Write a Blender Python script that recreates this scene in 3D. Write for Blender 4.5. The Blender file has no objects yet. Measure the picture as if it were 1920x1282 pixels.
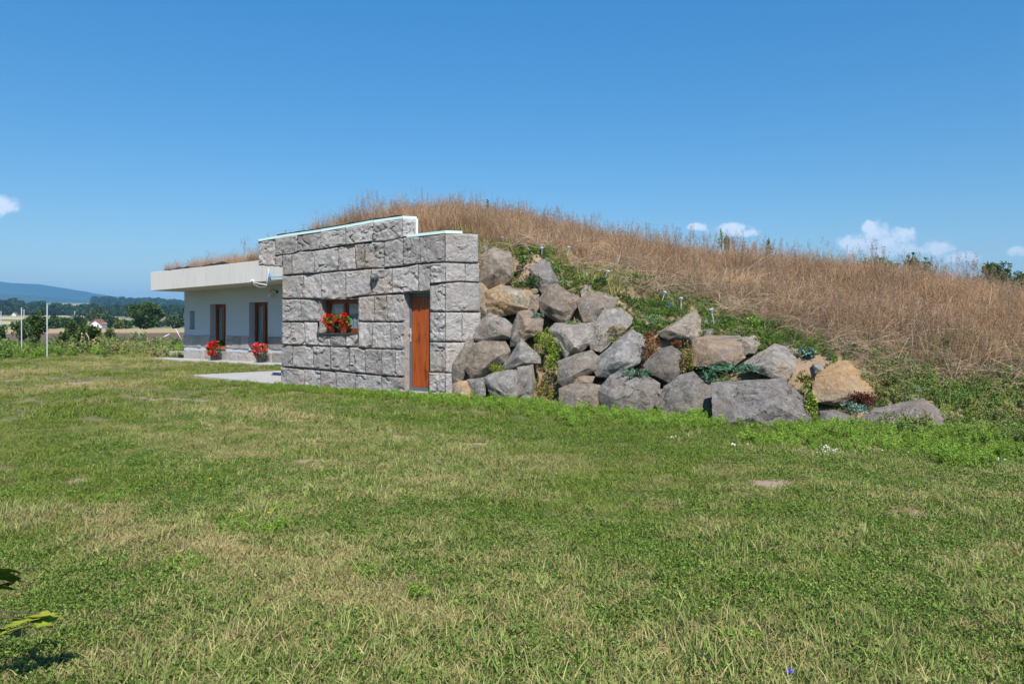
import bpy, bmesh, math, random
import numpy as np
from mathutils import Vector, noise as mn
random.seed(7); RNG = np.random.default_rng(7)
sc = bpy.context.scene
COL = sc.collection
# ---------------------------------------------------------------- camera, sky, sun, exposure
F = 1387.0; HZ = 600.0; EYE = 1.5            # focal length and horizon row in photo pixels, eye height in metres
cd = bpy.data.cameras.new('camera'); cam = bpy.data.objects.new('camera', cd); COL.objects.link(cam)
cam.location = (0, 0, EYE); cam.rotation_euler = (math.radians(90), 0, 0)
cd.sensor_width = 36; cd.lens = 36 * F / 1920; cd.shift_y = -(641 - HZ) / 1920
cd.clip_start = 0.05; cd.clip_end = 30000
sc.camera = cam
SUN_EL = math.radians(49); SX, SY = 0.20, -0.98
sl = math.hypot(SX, SY); SX /= sl; SY /= sl
SUN = Vector((SX * math.cos(SUN_EL), SY * math.cos(SUN_EL), math.sin(SUN_EL)))
ld = bpy.data.lights.new('sun', 'SUN'); lo = bpy.data.objects.new('sun', ld); COL.objects.link(lo)
ld.energy = 5.0; ld.angle = math.radians(0.53); ld.color = (1.0, 0.955, 0.88)
lo.rotation_euler = (-SUN).to_track_quat('-Z', 'Y').to_euler(); lo.location = (0, -20, 40)
sc.view_settings.view_transform = 'Standard'; sc.view_settings.look = 'None'
sc.view_settings.exposure = 0.45; sc.view_settings.gamma = 1.0; sc.view_settings.use_curve_mapping = False
sc.cycles.use_denoising = True; sc.cycles.use_adaptive_sampling = True; sc.cycles.adaptive_threshold = .02
sc.cycles.max_bounces = 5; sc.cycles.diffuse_bounces = 2; sc.cycles.glossy_bounces = 2
sc.cycles.transmission_bounces = 4; sc.cycles.volume_bounces = 0; sc.cycles.transparent_max_bounces = 6

w = bpy.data.worlds.new('World'); sc.world = w; w.use_nodes = True
nt = w.node_tree; N = nt.nodes; L = nt.links
for n in list(N): N.remove(n)
wo = N.new('ShaderNodeOutputWorld'); bg = N.new('ShaderNodeBackground'); bg.inputs[1].default_value = 0.106
sky = N.new('ShaderNodeTexSky'); sky.sky_type = 'NISHITA'; sky.sun_disc = False
sky.sun_elevation = SUN_EL; sky.sun_rotation = math.atan2(SX, SY)
sky.altitude = 250; sky.air_density = 1.0; sky.dust_density = 0.35; sky.ozone_density = 2.2
hs = N.new('ShaderNodeHueSaturation'); hs.inputs['Saturation'].default_value = 1.38; hs.inputs['Hue'].default_value = .497
L.new(sky.outputs[0], hs.inputs['Color'])

def wmath(op, a, b=None, c=None, clamp=False):
    n = N.new('ShaderNodeMath'); n.operation = op; n.use_clamp = clamp
    for i, x in enumerate((a, b, c)):
        if x is None: continue
        if isinstance(x, (int, float)): n.inputs[i].default_value = x
        else: L.new(x, n.inputs[i])
    return n.outputs[0]
tc = N.new('ShaderNodeTexCoord'); sep = N.new('ShaderNodeSeparateXYZ'); L.new(tc.outputs['Generated'], sep.inputs[0])
az = wmath('ARCTAN2', sep.outputs[0], sep.outputs[1]); el = wmath('ARCSINE', sep.outputs[2])
# low fair-weather cumulus, given as azimuth, elevation, half-widths (degrees); they go on all round the horizon
CL = [(26.2, 6.1, .95, .75), (25.0, 5.3, 1.15, .75), (27.4, 5.7, 1.25, .7), (26.3, 5.0, 2.4, .7), (25.8, 6.45, .6, .45), (28.0, 5.9, .6, .5),
      (29.9, 4.7, 1.2, .55), (31.0, 4.1, 1.7, .42), (29.5, 4.75, .5, .32),
      (14.1, 6.95, .85, .35), (16.6, 6.7, 1.5, .5), (17.6, 6.4, 1.0, .3), (34.7, 4.4, .8, .35),
      (-34.6, 7.35, 1.0, .6), (-35.6, 7.2, 1.3, .75),
      (52, 5.5, 3.4, .9), (71, 6.2, 3.0, 1.0), (98, 5.0, 4.0, .9), (131, 7.0, 3.6, 1.1), (-58, 6.0, 3.2, .8), (-86, 5.2, 3.5, .9), (-117, 6.6, 3.6, 1.1), (-150, 5.4, 3, .8), (165, 6.3, 3.2, .9)]
acc = None
for a, e, ra, re in CL:
    da = wmath('MULTIPLY', wmath('SUBTRACT', az, math.radians(a)), 1 / math.radians(ra))
    de = wmath('MULTIPLY', wmath('SUBTRACT', el, math.radians(e)), 1 / math.radians(re))
    d2 = wmath('ADD', wmath('MULTIPLY', da, da), wmath('MULTIPLY', de, de))
    g = wmath('SUBTRACT', 1.0, d2)
    acc = g if acc is None else wmath('SMOOTH_MAX', acc, g, 0.5)
ns = N.new('ShaderNodeTexNoise'); ns.inputs['Scale'].default_value = 62; ns.inputs['Detail'].default_value = 6; ns.inputs['Roughness'].default_value = .58
L.new(tc.outputs['Generated'], ns.inputs['Vector'])
dens = wmath('ADD', acc, wmath('MULTIPLY', wmath('SUBTRACT', ns.outputs[0], .5), 4.2))
mr = N.new('ShaderNodeMapRange'); mr.interpolation_type = 'SMOOTHSTEP'; L.new(dens, mr.inputs[0])
mr.inputs[1].default_value = -.35; mr.inputs[2].default_value = 1.0; mr.inputs[3].default_value = 0; mr.inputs[4].default_value = .68
mx = N.new('ShaderNodeMix'); mx.data_type = 'RGBA'; L.new(mr.outputs[0], mx.inputs[0]); L.new(hs.outputs[0], mx.inputs[6])
mx.inputs[7].default_value = (9.4, 9.8, 10.8, 1)
# the air thins upwards: a little paler and dimmer low down, all round
eg = N.new('ShaderNodeMapRange'); L.new(el, eg.inputs[0]); eg.inputs[1].default_value = 0; eg.inputs[2].default_value = math.radians(26); eg.inputs[3].default_value = .66; eg.inputs[4].default_value = 1.16
vm = N.new('ShaderNodeVectorMath'); vm.operation = 'SCALE'; L.new(mx.outputs[2], vm.inputs[0]); L.new(eg.outputs[0], vm.inputs['Scale'])
L.new(vm.outputs[0], bg.inputs[0]); L.new(bg.outputs[0], wo.inputs[0])

# ---------------------------------------------------------------- frame of the house: u along its front, v into the mound
TX, TY = .833, -.553; NX, NY = .553, .833; OX, OY = -1.60, 14.34
def W(u, v, z): return (OX + TX * u + NX * v, OY + TY * u + NY * v, z)
def UV(x, y):
    dx, dy = x - OX, y - OY
    return dx * TX + dy * TY, dx * NX + dy * NY
def ground_at(px, py, z=0.0):
    y = F * (EYE - z) / (py - HZ); return ((px - 960) / F * y, y, z)
def plane_hit(px, py, P0, n):               # where a sight line meets the upright plane through P0 with normal n
    r = (px - 960) / F
    y = (P0[0] * n[0] + P0[1] * n[1]) / (r * n[0] + n[1])
    return (r * y, y, EYE + (HZ - py) / F * y)
def on_v(px, py, v): return plane_hit(px, py, W(0, v, 0), (NX, NY))

# ---------------------------------------------------------------- mesh helpers
def setp(o, label=None, cat=None, group=None, kind=None):
    if label: o['label'] = label
    if cat: o['category'] = cat
    if group: o['group'] = group
    if kind: o['kind'] = kind
    return o
def empty(name, loc):
    o = bpy.data.objects.new(name, None); COL.objects.link(o); o.location = loc; o.empty_display_size = .2
    return o
def np_mesh(name, V, Fq, col=None):
    V = np.asarray(V, dtype=np.float32); Fq = np.asarray(Fq, dtype=np.int32)
    me = bpy.data.meshes.new(name); k = Fq.shape[1]; m = len(Fq)
    me.vertices.add(len(V)); me.vertices.foreach_set('co', V.ravel())
    me.loops.add(m * k); me.loops.foreach_set('vertex_index', Fq.ravel())
    me.polygons.add(m); me.polygons.foreach_set('loop_start', np.arange(0, m * k, k, dtype=np.int32))
    me.update(calc_edges=True)
    if col is not None:
        a = me.attributes.new('col', 'FLOAT_COLOR', 'POINT')
        c = np.ones((len(V), 4), np.float32); c[:, :3] = col; a.data.foreach_set('color', c.ravel())
    return me
def add(name, me, mat, parent=None, loc=None):
    o = bpy.data.objects.new(name, me); COL.objects.link(o)
    if mat and not me.materials: me.materials.append(mat)
    if parent: o.parent = parent
    if loc is not None: o.location = loc
    return o
def wpart(name, V, faces, mat, thing, parent=None, smooth=False, sharp=None):
    """mesh given in world coordinates, linked under a thing whose root stands at thing.location"""
    me = bpy.data.meshes.new(name); b = Vector(thing.location) if thing else Vector((0, 0, 0))
    me.from_pydata([tuple(Vector(p) - b) for p in V], [], faces); me.update()
    if smooth:
        me.polygons.foreach_set('use_smooth', [True] * len(me.polygons))
        if sharp: me.set_sharp_from_angle(angle=math.radians(sharp))
    return add(name, me, mat, parent or thing)
class MB:
    """collects boxes, tubes, prisms in world coordinates"""
    def __init__(s): s.V = []; s.F = []
    def add(s, V, Fc):
        k = len(s.V); s.V += [tuple(p) for p in V]; s.F += [tuple(i + k for i in f) for f in Fc]; return s
    def hexa(s, a, b):                        # a, b: lists of 4 points (bottom ring, top ring)
        return s.add(list(a) + list(b), [(3, 2, 1, 0), (4, 5, 6, 7), (0, 1, 5, 4), (1, 2, 6, 5), (2, 3, 7, 6), (3, 0, 4, 7)])
    def ubox(s, u0, u1, v0, v1, z0, z1):
        return s.hexa([W(u0, v0, z0), W(u1, v0, z0), W(u1, v1, z0), W(u0, v1, z0)], [W(u0, v0, z1), W(u1, v0, z1), W(u1, v1, z1), W(u0, v1, z1)])
    def prism(s, ring0, ring1):
        n = len(ring0)
        return s.add(list(ring0) + list(ring1), [tuple(range(n - 1, -1, -1)), tuple(range(n, 2 * n))] + [(i, (i + 1) % n, n + (i + 1) % n, n + i) for i in range(n)])
    def tube(s, P, R, k=8, cap=True):
        P = [Vector(p) for p in P]; n = len(P); V = []
        if not isinstance(R, (list, tuple)): R = [R] * n
        for i, p in enumerate(P):
            d = (P[min(i + 1, n - 1)] - P[max(i - 1, 0)]).normalized()
            a = d.orthogonal().normalized() if i == 0 else (pa - d * pa.dot(d)).normalized()
            pa = a; b = d.cross(a)
            for j in range(k):
                t = 2 * math.pi * j / k; V.append(p + (a * math.cos(t) + b * math.sin(t)) * R[i])
        Fc = [(i * k + j, i * k + (j + 1) % k, (i + 1) * k + (j + 1) % k, (i + 1) * k + j) for i in range(n - 1) for j in range(k)]
        if cap: Fc += [tuple(range(k - 1, -1, -1)), tuple((n - 1) * k + j for j in range(k))]
        return s.add(V, Fc)
    def lathe(s, base, prof, k=16):           # prof: list of (radius, height)
        return s.tube([Vector(base) + Vector((0, 0, h + 1e-5 * i)) for i, (r, h) in enumerate(prof)], [r for r, h in prof], k)
    def build(s, name, mat, thing, parent=None, smooth=False, sharp=None, bevel=0):
        o = wpart(name, s.V, s.F, mat, thing, parent, smooth, sharp)
        if bevel:
            m = o.modifiers.new('bevel', 'BEVEL'); m.width = bevel; m.segments = 2; m.limit_method = 'ANGLE'
        return o
def vnoise(x, y, s, seed=0, oct=3):
    x = np.asarray(x, float) / s + seed * 17.31; y = np.asarray(y, float) / s - seed * 9.73; r = 0; a = 1.0; t = 0
    for o in range(oct):
        xi = np.floor(x).astype(np.int64); yi = np.floor(y).astype(np.int64); fx = x - xi; fy = y - yi
        fx = fx * fx * (3 - 2 * fx); fy = fy * fy * (3 - 2 * fy)
        def h(i, j):
            k = (i * 374761393 + j * 668265263 + (seed + o) * 974634777) & 0xffffffff
            k = ((k ^ (k >> 13)) * 1274126177) & 0xffffffff
            return ((k ^ (k >> 16)) & 0xffff) / 65535.0
        v = (h(xi, yi) * (1 - fx) + h(xi + 1, yi) * fx) * (1 - fy) + (h(xi, yi + 1) * (1 - fx) + h(xi + 1, yi + 1) * fx) * fy
        r = r + a * v; t += a; a *= .5; x = x * 2.03 + 11.1; y = y * 2.03 - 5.7
    return r / t

# ---------------------------------------------------------------- materials
class Mat:
    def __init__(s, name, rough=.8, spec=.25):
        s.m = bpy.data.materials.new(name); s.m.use_nodes = True; s.nt = s.m.node_tree
        s.b = s.nt.nodes['Principled BSDF']; s.out = s.nt.nodes['Material Output']
        s.b.inputs['Roughness'].default_value = rough; s.b.inputs['Specular IOR Level'].default_value = spec
        s._p = None
    def n(s, t): return s.nt.nodes.new(t)
    def l(s, a, b): s.nt.links.new(a, b)
    def pos(s):
        if s._p is None: s._p = s.n('ShaderNodeNewGeometry').outputs['Position']
        return s._p
    def vec(s, scale=(1, 1, 1), src=None, rot=(0, 0, 0)):
        m = s.n('ShaderNodeMapping'); m.inputs['Scale'].default_value = scale; m.inputs['Rotation'].default_value = rot; s.l(src or s.pos(), m.inputs[0]); return m.outputs[0]
    def noise(s, scale, detail=5, rough=.55, vec=None, dist=0):
        t = s.n('ShaderNodeTexNoise'); t.inputs['Scale'].default_value = scale; t.inputs['Detail'].default_value = detail
        t.inputs['Roughness'].default_value = rough; t.inputs['Distortion'].default_value = dist; s.l(vec or s.pos(), t.inputs['Vector']); return t.outputs[0]
    def voro(s, scale, feat='DISTANCE_TO_EDGE', vec=None):
        t = s.n('ShaderNodeTexVoronoi'); t.feature = feat; t.inputs['Scale'].default_value = scale; s.l(vec or s.pos(), t.inputs['Vector']); return t.outputs[0]
    def ramp(s, x, a, b, lo=0., hi=1.):
        t = s.n('ShaderNodeMapRange'); t.interpolation_type = 'SMOOTHSTEP'; s.l(x, t.inputs[0])
        for i, q in zip((1, 2, 3, 4), (a, b, lo, hi)): t.inputs[i].default_value = q
        return t.outputs[0]
    def mix(s, f, a, b, mode='MIX'):
        t = s.n('ShaderNodeMix'); t.data_type = 'RGBA'; t.blend_type = mode
        for i, x in ((0, f), (6, a), (7, b)):
            if isinstance(x, (int, float)): t.inputs[i].default_value = x
            elif isinstance(x, tuple): t.inputs[i].default_value = (*x, 1) if len(x) == 3 else x
            else: s.l(x, t.inputs[i])
        return t.outputs[2]
    def math(s, op, a, b=0., clamp=False):
        t = s.n('ShaderNodeMath'); t.operation = op; t.use_clamp = clamp
        for i, x in enumerate((a, b)):
            if isinstance(x, (int, float)): t.inputs[i].default_value = x
            else: s.l(x, t.inputs[i])
        return t.outputs[0]
    def color(s, c):
        if isinstance(c, tuple): s.b.inputs['Base Color'].default_value = (*c, 1)
        else: s.l(c, s.b.inputs['Base Color'])
        return s
    def bump(s, h, strength=.5, dist=.02):
        t = s.n('ShaderNodeBump'); t.inputs['Strength'].default_value = strength; t.inputs['Distance'].default_value = dist
        s.l(h, t.inputs['Height']); s.l(t.outputs[0], s.b.inputs['Normal']); return s
    def rough(s, x): s.l(x, s.b.inputs['Roughness']); return s
def plain(name, c, rough=.6, metal=0., spec=.3, var=.12, scale=9):
    m = Mat(name, rough, spec); m.b.inputs['Metallic'].default_value = metal
    d = tuple(max(0, x * (1 - var)) for x in c); e = tuple(min(1, x * (1 + var)) for x in c)
    m.color(m.mix(m.noise(scale, 5), d, e)); return m.m

# pale grey textured concrete of the blocks
m = Mat('cast_stone', .88, .2)
big = m.noise(1.1, 4); mid = m.noise(6, 8, .65, dist=.6); fine = m.noise(34, 6, .7)
streak = m.noise(3.2, 5, .6, vec=m.vec((1.8, 1.8, .45)))
c = m.mix(m.ramp(big, .35, .65), (.355, .336, .330), (.435, .412, .404))
c = m.mix(m.ramp(mid, .45, .68, 0, .6), c, (.225, .21, .20))
c = m.mix(m.ramp(streak, .52, .74, 0, .5), c, (.51, .485, .475))
c = m.mix(m.ramp(m.noise(.7, 3, vec=m.vec((1, 1, 1.3))), .5, .70, 0, .6), c, (.40, .325, .26))
c = m.mix(m.ramp(fine, .55, .8, 0, .35), c, (.16, .152, .15))
c = m.mix(m.ramp(fine, .25, .42, .25, 0), c, (.56, .54, .52))
oi = m.n('ShaderNodeObjectInfo'); c = m.mix(m.ramp(oi.outputs['Random'], 0, 1, 0, 1), m.mix(1.0, c, (.80, .785, .77), 'MULTIPLY'), m.mix(1.0, c, (1.10, 1.09, 1.08), 'MULTIPLY'))
m.color(c)
h = m.math('ADD', m.math('MULTIPLY', m.noise(9, 8, .68, dist=1.2), 1.0), m.math('MULTIPLY', m.noise(45, 5, .6), .35))
m.bump(h, 1.0, .06); STONE = m.m
m = Mat('joint_mortar', .95, .1); m.color(m.mix(m.noise(8, 5), (.13, .122, .118), (.25, .235, .225))); MORTAR = m.m
# boulders: object colour is the rock, its alpha the share of rust and ochre staining
m = Mat('boulder_rock', .86, .22)
oi = m.n('ShaderNodeObjectInfo'); to = m.n('ShaderNodeTexCoord')
big = m.noise(1.6, 5, .6, dist=.5); mid = m.noise(7, 8, .7, dist=.8); fine = m.noise(55, 5, .7)
lay = m.noise(3, 7, .7, vec=m.vec((1.3, 1.3, 3.0), rot=(.6, .45, .2)), dist=.6)
c = m.mix(m.ramp(mid, .3, .72), m.mix(1.0, oi.outputs['Color'], (.56, .545, .525), 'MULTIPLY'), m.mix(1.0, oi.outputs['Color'], (1.28, 1.25, 1.205), 'MULTIPLY'))
c = m.mix(m.ramp(lay, .50, .70, 0, .35), c, m.mix(1.0, oi.outputs['Color'], (.48, .45, .42), 'MULTIPLY'))
c = m.mix(m.ramp(big, .48, .66, 0, .5), c, (.20, .165, .13))
st = m.math('MULTIPLY', m.ramp(m.noise(2.1, 6, .62, dist=.7), .33, .60), oi.outputs['Alpha'])
c = m.mix(st, c, m.mix(m.noise(8, 5), (.40, .19, .07), (.50, .34, .16)))
vd = m.n('ShaderNodeVectorMath'); vd.operation = 'ADD'; m.l(m.pos(), vd.inputs[0])
dn = m.n('ShaderNodeTexNoise'); dn.inputs['Scale'].default_value = 3.2; dn.inputs['Detail'].default_value = 5; m.l(m.pos(), dn.inputs['Vector'])
sc_ = m.n('ShaderNodeVectorMath'); sc_.operation = 'SCALE'; m.l(dn.outputs['Color'], sc_.inputs[0]); sc_.inputs['Scale'].default_value = .55; m.l(sc_.outputs[0], vd.inputs[1])
vein = m.math('MULTIPLY', m.ramp(m.voro(2.3, vec=vd.outputs[0]), .003, .014, 1, 0), m.ramp(m.noise(2.7, 4), .46, .58))
crk = m.math('MULTIPLY', m.ramp(m.voro(1.5, vec=vd.outputs[0]), .001, .010, 1, 0), m.ramp(m.noise(1.9, 3), .50, .58))
c = m.mix(m.math('MULTIPLY', crk, .45), c, (.05, .045, .04))
c = m.mix(m.ramp(m.noise(12, 6, .75), .56, .72, 0, .55), c, (.12, .112, .10))
c = m.mix(m.math('MULTIPLY', vein, .5), c, (.55, .53, .49))
c = m.mix(m.math('MULTIPLY', m.ramp(fine, .62, .70), m.ramp(m.noise(3.3, 3), .5, .62)), c, (.60, .58, .53))
gp = m.n('ShaderNodeNewGeometry'); c = m.mix(m.math('MULTIPLY', m.ramp(gp.outputs['Pointiness'], .515, .60), m.ramp(mid, .35, .6)), c, m.mix(1.0, oi.outputs['Color'], (2.1, 2.06, 2.0), 'MULTIPLY'))
m.color(c)
h = m.math('ADD', m.noise(6, 9, .7, dist=1.0), m.math('ADD', m.math('MULTIPLY', lay, .45), m.math('ADD', m.math('MULTIPLY', fine, .15), m.math('MULTIPLY', crk, -.4))))
m.bump(h, 1.0, .085); ROCK = m.m
# plaster
m = Mat('grey_plaster', .92, .15)
c = m.mix(m.noise(1.3, 5), (.49, .475, .445), (.57, .555, .52)); c = m.mix(m.ramp(m.noise(3.0, 7, .68, vec=m.vec((2.4, 2.4, .3))), .5, .72, 0, .5), c, (.38, .365, .335))
m.color(c); m.bump(m.noise(90, 4), .3, .006); PLASTER = m.m
m = Mat('painted_plaster', .9, .15); c = m.mix(m.noise(1.1, 4), (.40, .455, .50), (.45, .505, .55)); m.color(c); m.bump(m.noise(110, 4), .3, .005); WALLP = m.m
m = Mat('concrete_slab', .9, .15)
c = m.mix(m.noise(2.2, 6), (.34, .325, .30), (.45, .43, .40)); c = m.mix(m.ramp(m.noise(6, 6, .7, vec=m.vec((.4, 3, 1))), .55, .75, 0, .5), c, (.30, .28, .26)); m.color(c); m.bump(m.noise(30, 5), .4, .01); SLAB = m.m
# varnished wood
def wood(name, a, b, d, rough=.38):
    m = Mat(name, rough, .45)
    g = m.noise(5, 7, .62, vec=m.vec((9, 9, .55)), dist=.5); k = m.noise(2.4, 4, .6, vec=m.vec((2.6, 2.6, .9)))
    c = m.mix(m.ramp(g, .3, .7), a, b); c = m.mix(m.ramp(k, .52, .72, 0, .85), c, d); m.color(c); m.bump(g, .15, .004); return m.m
DOORW = wood('varnished_door_wood', (.24, .042, .008), (.38, .088, .017), (.045, .009, .003))
FRAMEW = wood('window_frame_wood', (.145, .03, .010), (.21, .048, .015), (.07, .014, .006))
GREYMET = plain('grey_door_frame', (.11, .135, .155), .45, .2, .4)
STEEL = plain('brushed_steel', (.66, .66, .66), .38, .55, .5, .06)
CAPF = plain('aqua_insulation_board', (.55, .74, .72), .7, 0, .2, .08, 5)
DARKSILL = plain('dark_sill', (.045, .042, .042), .55)
MEMB = plain('black_membrane', (.02, .021, .023), .7, 0, .3, .3, 5)
TERRA = plain('terracotta', (.50, .15, .06), .75)
DARKPOT = plain('dark_glazed_pot', (.05, .045, .05), .4, 0, .4)
MAROON = plain('maroon_pot', (.13, .025, .02), .5)
LAMPG = plain('grey_lamp_housing', (.09, .105, .12), .5, .1, .4)
WHITEM = plain('white_enamel', (.72, .73, .74), .4, 0, .4, .05)
BLUEM = plain('blue_bracket', (.12, .30, .48), .5)
IRON = plain('black_iron', (.02, .02, .022), .5, .2, .4)
POSTM = plain('galvanised_post', (.55, .57, .60), .5, .3, .4, .1)
PLANK = plain('weathered_planks', (.34, .31, .27), .9, 0, .15, .3, 4)
BARK = plain('bark', (.10, .075, .055), .95, 0, .1, .4, 6)
STAKEW = plain('pale_stake_wood', (.42, .33, .22), .9, 0, .1, .25)
m = Mat('window_glass', .04, .5)
tp = m.n('ShaderNodeBsdfTransparent'); tp.inputs[0].default_value = (.72, .78, .80, 1)
gl = m.n('ShaderNodeBsdfGlossy'); gl.inputs['Roughness'].default_value = .02; mx = m.n('ShaderNodeMixShader')
mx.inputs[0].default_value = .09; m.l(tp.outputs[0], mx.inputs[1]); m.l(gl.outputs[0], mx.inputs[2]); m.l(mx.outputs[0], m.out.inputs[0]); GLASS = m.m
m = Mat('net_curtain', .9, .1); wv = m.noise(3, 3, vec=m.vec((16, 16, .3))); m.color(m.mix(m.ramp(wv, .3, .7), (.45, .49, .53), (.85, .88, .90))); CURT = m.m
m = Mat('room_dark', .9, .1); m.color((.03, .028, .027)); ROOM = m.m

def foliage(name, rough=.6, trans=.25, instanced=False, dry=(.42, .31, .17)):
    m = Mat(name, rough, .2)
    a = m.n('ShaderNodeAttribute'); a.attribute_name = 'col'; c = a.outputs['Color']
    if instanced:
        d = m.n('ShaderNodeAttribute'); d.attribute_type = 'INSTANCER'; d.attribute_name = 'dry'
        t = m.n('ShaderNodeAttribute'); t.attribute_type = 'INSTANCER'; t.attribute_name = 'tone'
        c = m.mix(d.outputs['Fac'], c, dry)
        hsv = m.n('ShaderNodeHueSaturation'); m.l(c, hsv.inputs['Color']); m.l(t.outputs['Fac'], hsv.inputs['Value']); c = hsv.outputs[0]
    m.nt.nodes.remove(m.b); m.b = m.n('ShaderNodeBsdfDiffuse'); m.l(c, m.b.inputs[0])
    tr = m.n('ShaderNodeBsdfTranslucent'); m.l(c, tr.inputs[0]); mx = m.n('ShaderNodeMixShader'); mx.inputs[0].default_value = trans
    m.l(m.b.outputs[0], mx.inputs[1]); m.l(tr.outputs[0], mx.inputs[2]); m.l(mx.outputs[0], m.out.inputs[0]); return m.m
LEAF = foliage('leaf', .55, .22)
PETAL = foliage('petal', .6, .2)
GRASS = foliage('grass_blade', .55, .22, True, (.46, .375, .18))
STRAW = foliage('straw', .7, .2, True, (.28, .205, .145))
# soil
m = Mat('mound_soil', .95, .1)
c = m.mix(m.noise(3, 6), (.25, .17, .11), (.38, .27, .19)); c = m.mix(m.ramp(m.noise(1.3, 5), .5, .66, 0, .7), c, (.12, .105, .05)); m.color(c)
m.bump(m.noise(14, 7, .65), .8, .05); SOIL = m.m
# ================================================================ terrain
TD = [0, 120, 200, 350, 500, 700, 1200, 1750, 2100, 3000, 9000]
TZ = [0, 0, -.6, -1.9, -.5, 4.3, 12.5, 27, 41, 60, 60]
SOILP = [(755, 817, .30), (890, 832, .22), (1047, 862, .2), (1245, 886, .22), (982, 937, .2), (1160, 972, .17), (1690, 957, .16), (1790, 950, .25), (1465, 985, .16), (1430, 902, .2),
         (715, 895, .2), (575, 862, .2), (60, 1190, .09), (785, 905, .12), (300, 750, .5), (460, 772, .35), (560, 790, .35), (210, 1225, .09), (640, 1195, .08), (30, 712, .4), (1905, 960, .2),
         (700, 806, .25), (130, 900, .12), (1540, 1140, .05), (1840, 1165, .06), (1370, 1210, .05), (900, 1180, .05), (150, 720, .5)]
SOILW = [(*ground_at(a, b)[:2], r) for a, b, r in SOILP]
def soil_mask(x, y):
    m = np.zeros_like(x)
    wob = (vnoise(x, y, .22, 5, 4) - .5) * 2.6
    for cx, cy, r in SOILW:
        d = np.sqrt(((x - cx) / (r * 1.35)) ** 2 + ((y - cy) / (r * .85)) ** 2)
        m = np.maximum(m, np.clip(1.14 - d + wob * 1.5, 0, 1))
    return m
def ter(x, y):
    d = np.hypot(x, y); z = np.interp(d, TD, TZ)
    z = z + np.where(d > 60, (vnoise(x, y, 260, 3, 3) - .5) * np.clip((d - 200) / 900, 0, 1) * 9, 0)
    return z + np.where(d < 60, (vnoise(x, y, .9, 8, 3) - .5) * .05 + (vnoise(x, y, 5, 9, 2) - .5) * .06, 0)
ang = np.concatenate([np.radians(np.arange(-50, 50.01, .5)), np.radians(np.arange(54, 310, 5))])
rad = np.concatenate([[.3, .8, 1.3], 1.8 * 1.02 ** np.arange(0, 160), 44 * 1.09 ** np.arange(0, 63)]); rad = rad[rad < 9000]
A, R_ = np.meshgrid(ang, rad); X = R_ * np.sin(A); Y = R_ * np.cos(A); Z = ter(X, Y)
na, nr = len(ang), len(rad)
V = np.stack([X.ravel(), Y.ravel(), Z.ravel()], 1)
ii, jj = np.meshgrid(np.arange(nr - 1), np.arange(na), indexing='ij'); j2 = (jj + 1) % na
Fq = np.stack([ii * na + jj, ii * na + j2, (ii + 1) * na + j2, (ii + 1) * na + jj], -1).reshape(-1, 4)[:, ::-1]
me = np_mesh('ground', V, Fq)
at = me.attributes.new('soil', 'FLOAT', 'POINT'); at.data.foreach_set('value', soil_mask(V[:, 0], V[:, 1]).astype(np.float32))
me.polygons.foreach_set('use_smooth', [True] * len(me.polygons))
m = Mat('ground_cover', .95, .1)
sp = m.n('ShaderNodeSeparateXYZ'); m.l(m.pos(), sp.inputs[0]); ln = m.n('ShaderNodeVectorMath'); ln.operation = 'LENGTH'; m.l(m.pos(), ln.inputs[0]); dist = ln.outputs['Value']
wob = m.math('MULTIPLY', m.math('SUBTRACT', m.noise(.05, 3), .5), 26.)
dd = m.math('ADD', dist, wob)
lawn = m.mix(m.noise(9, 6, .65), (.13, .12, .05), (.30, .235, .14)); lawn = m.mix(m.ramp(m.noise(.8, 5), .4, .62, 0, .75), lawn, (.10, .13, .04))
sa = m.n('ShaderNodeAttribute'); sa.attribute_name = 'soil'
soilc = m.mix(m.noise(16, 6), (.28, .20, .135), (.40, .30, .22)); lawn = m.mix(m.ramp(sa.outputs['Fac'], .3, .7), lawn, soilc)
plough = m.mix(m.noise(1.1, 6, .7, vec=m.vec((.5, 2.2, 1))), (.085, .058, .042), (.20, .14, .10))
straw = m.mix(m.noise(.25, 6, .7, vec=m.vec((.4, 1.8, 1))), (.30, .225, .12), (.44, .34, .19))
weed = m.mix(m.noise(.5, 6), (.09, .11, .03), (.20, .18, .07))
far = m.mix(m.ramp(m.noise(.0042, 3, vec=m.vec((.45, 2.2, 1))), .46, .52), (.13, .17, .055), (.45, .36, .21))
far = m.mix(m.ramp(m.noise(.02, 5), .55, .7, 0, .5), far, (.10, .12, .05))
c = m.mix(m.ramp(dist, 26, 36), lawn, weed); c = m.mix(m.ramp(dd, 46, 56), c, plough); c = m.mix(m.ramp(dd, 92, 104), c, straw); c = m.mix(m.ramp(dist, 190, 300), c, far)
m.color(c); m.bump(m.noise(22, 6, .7), .7, .03)
setp(add('ground', me, m.m), kind='structure')

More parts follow.
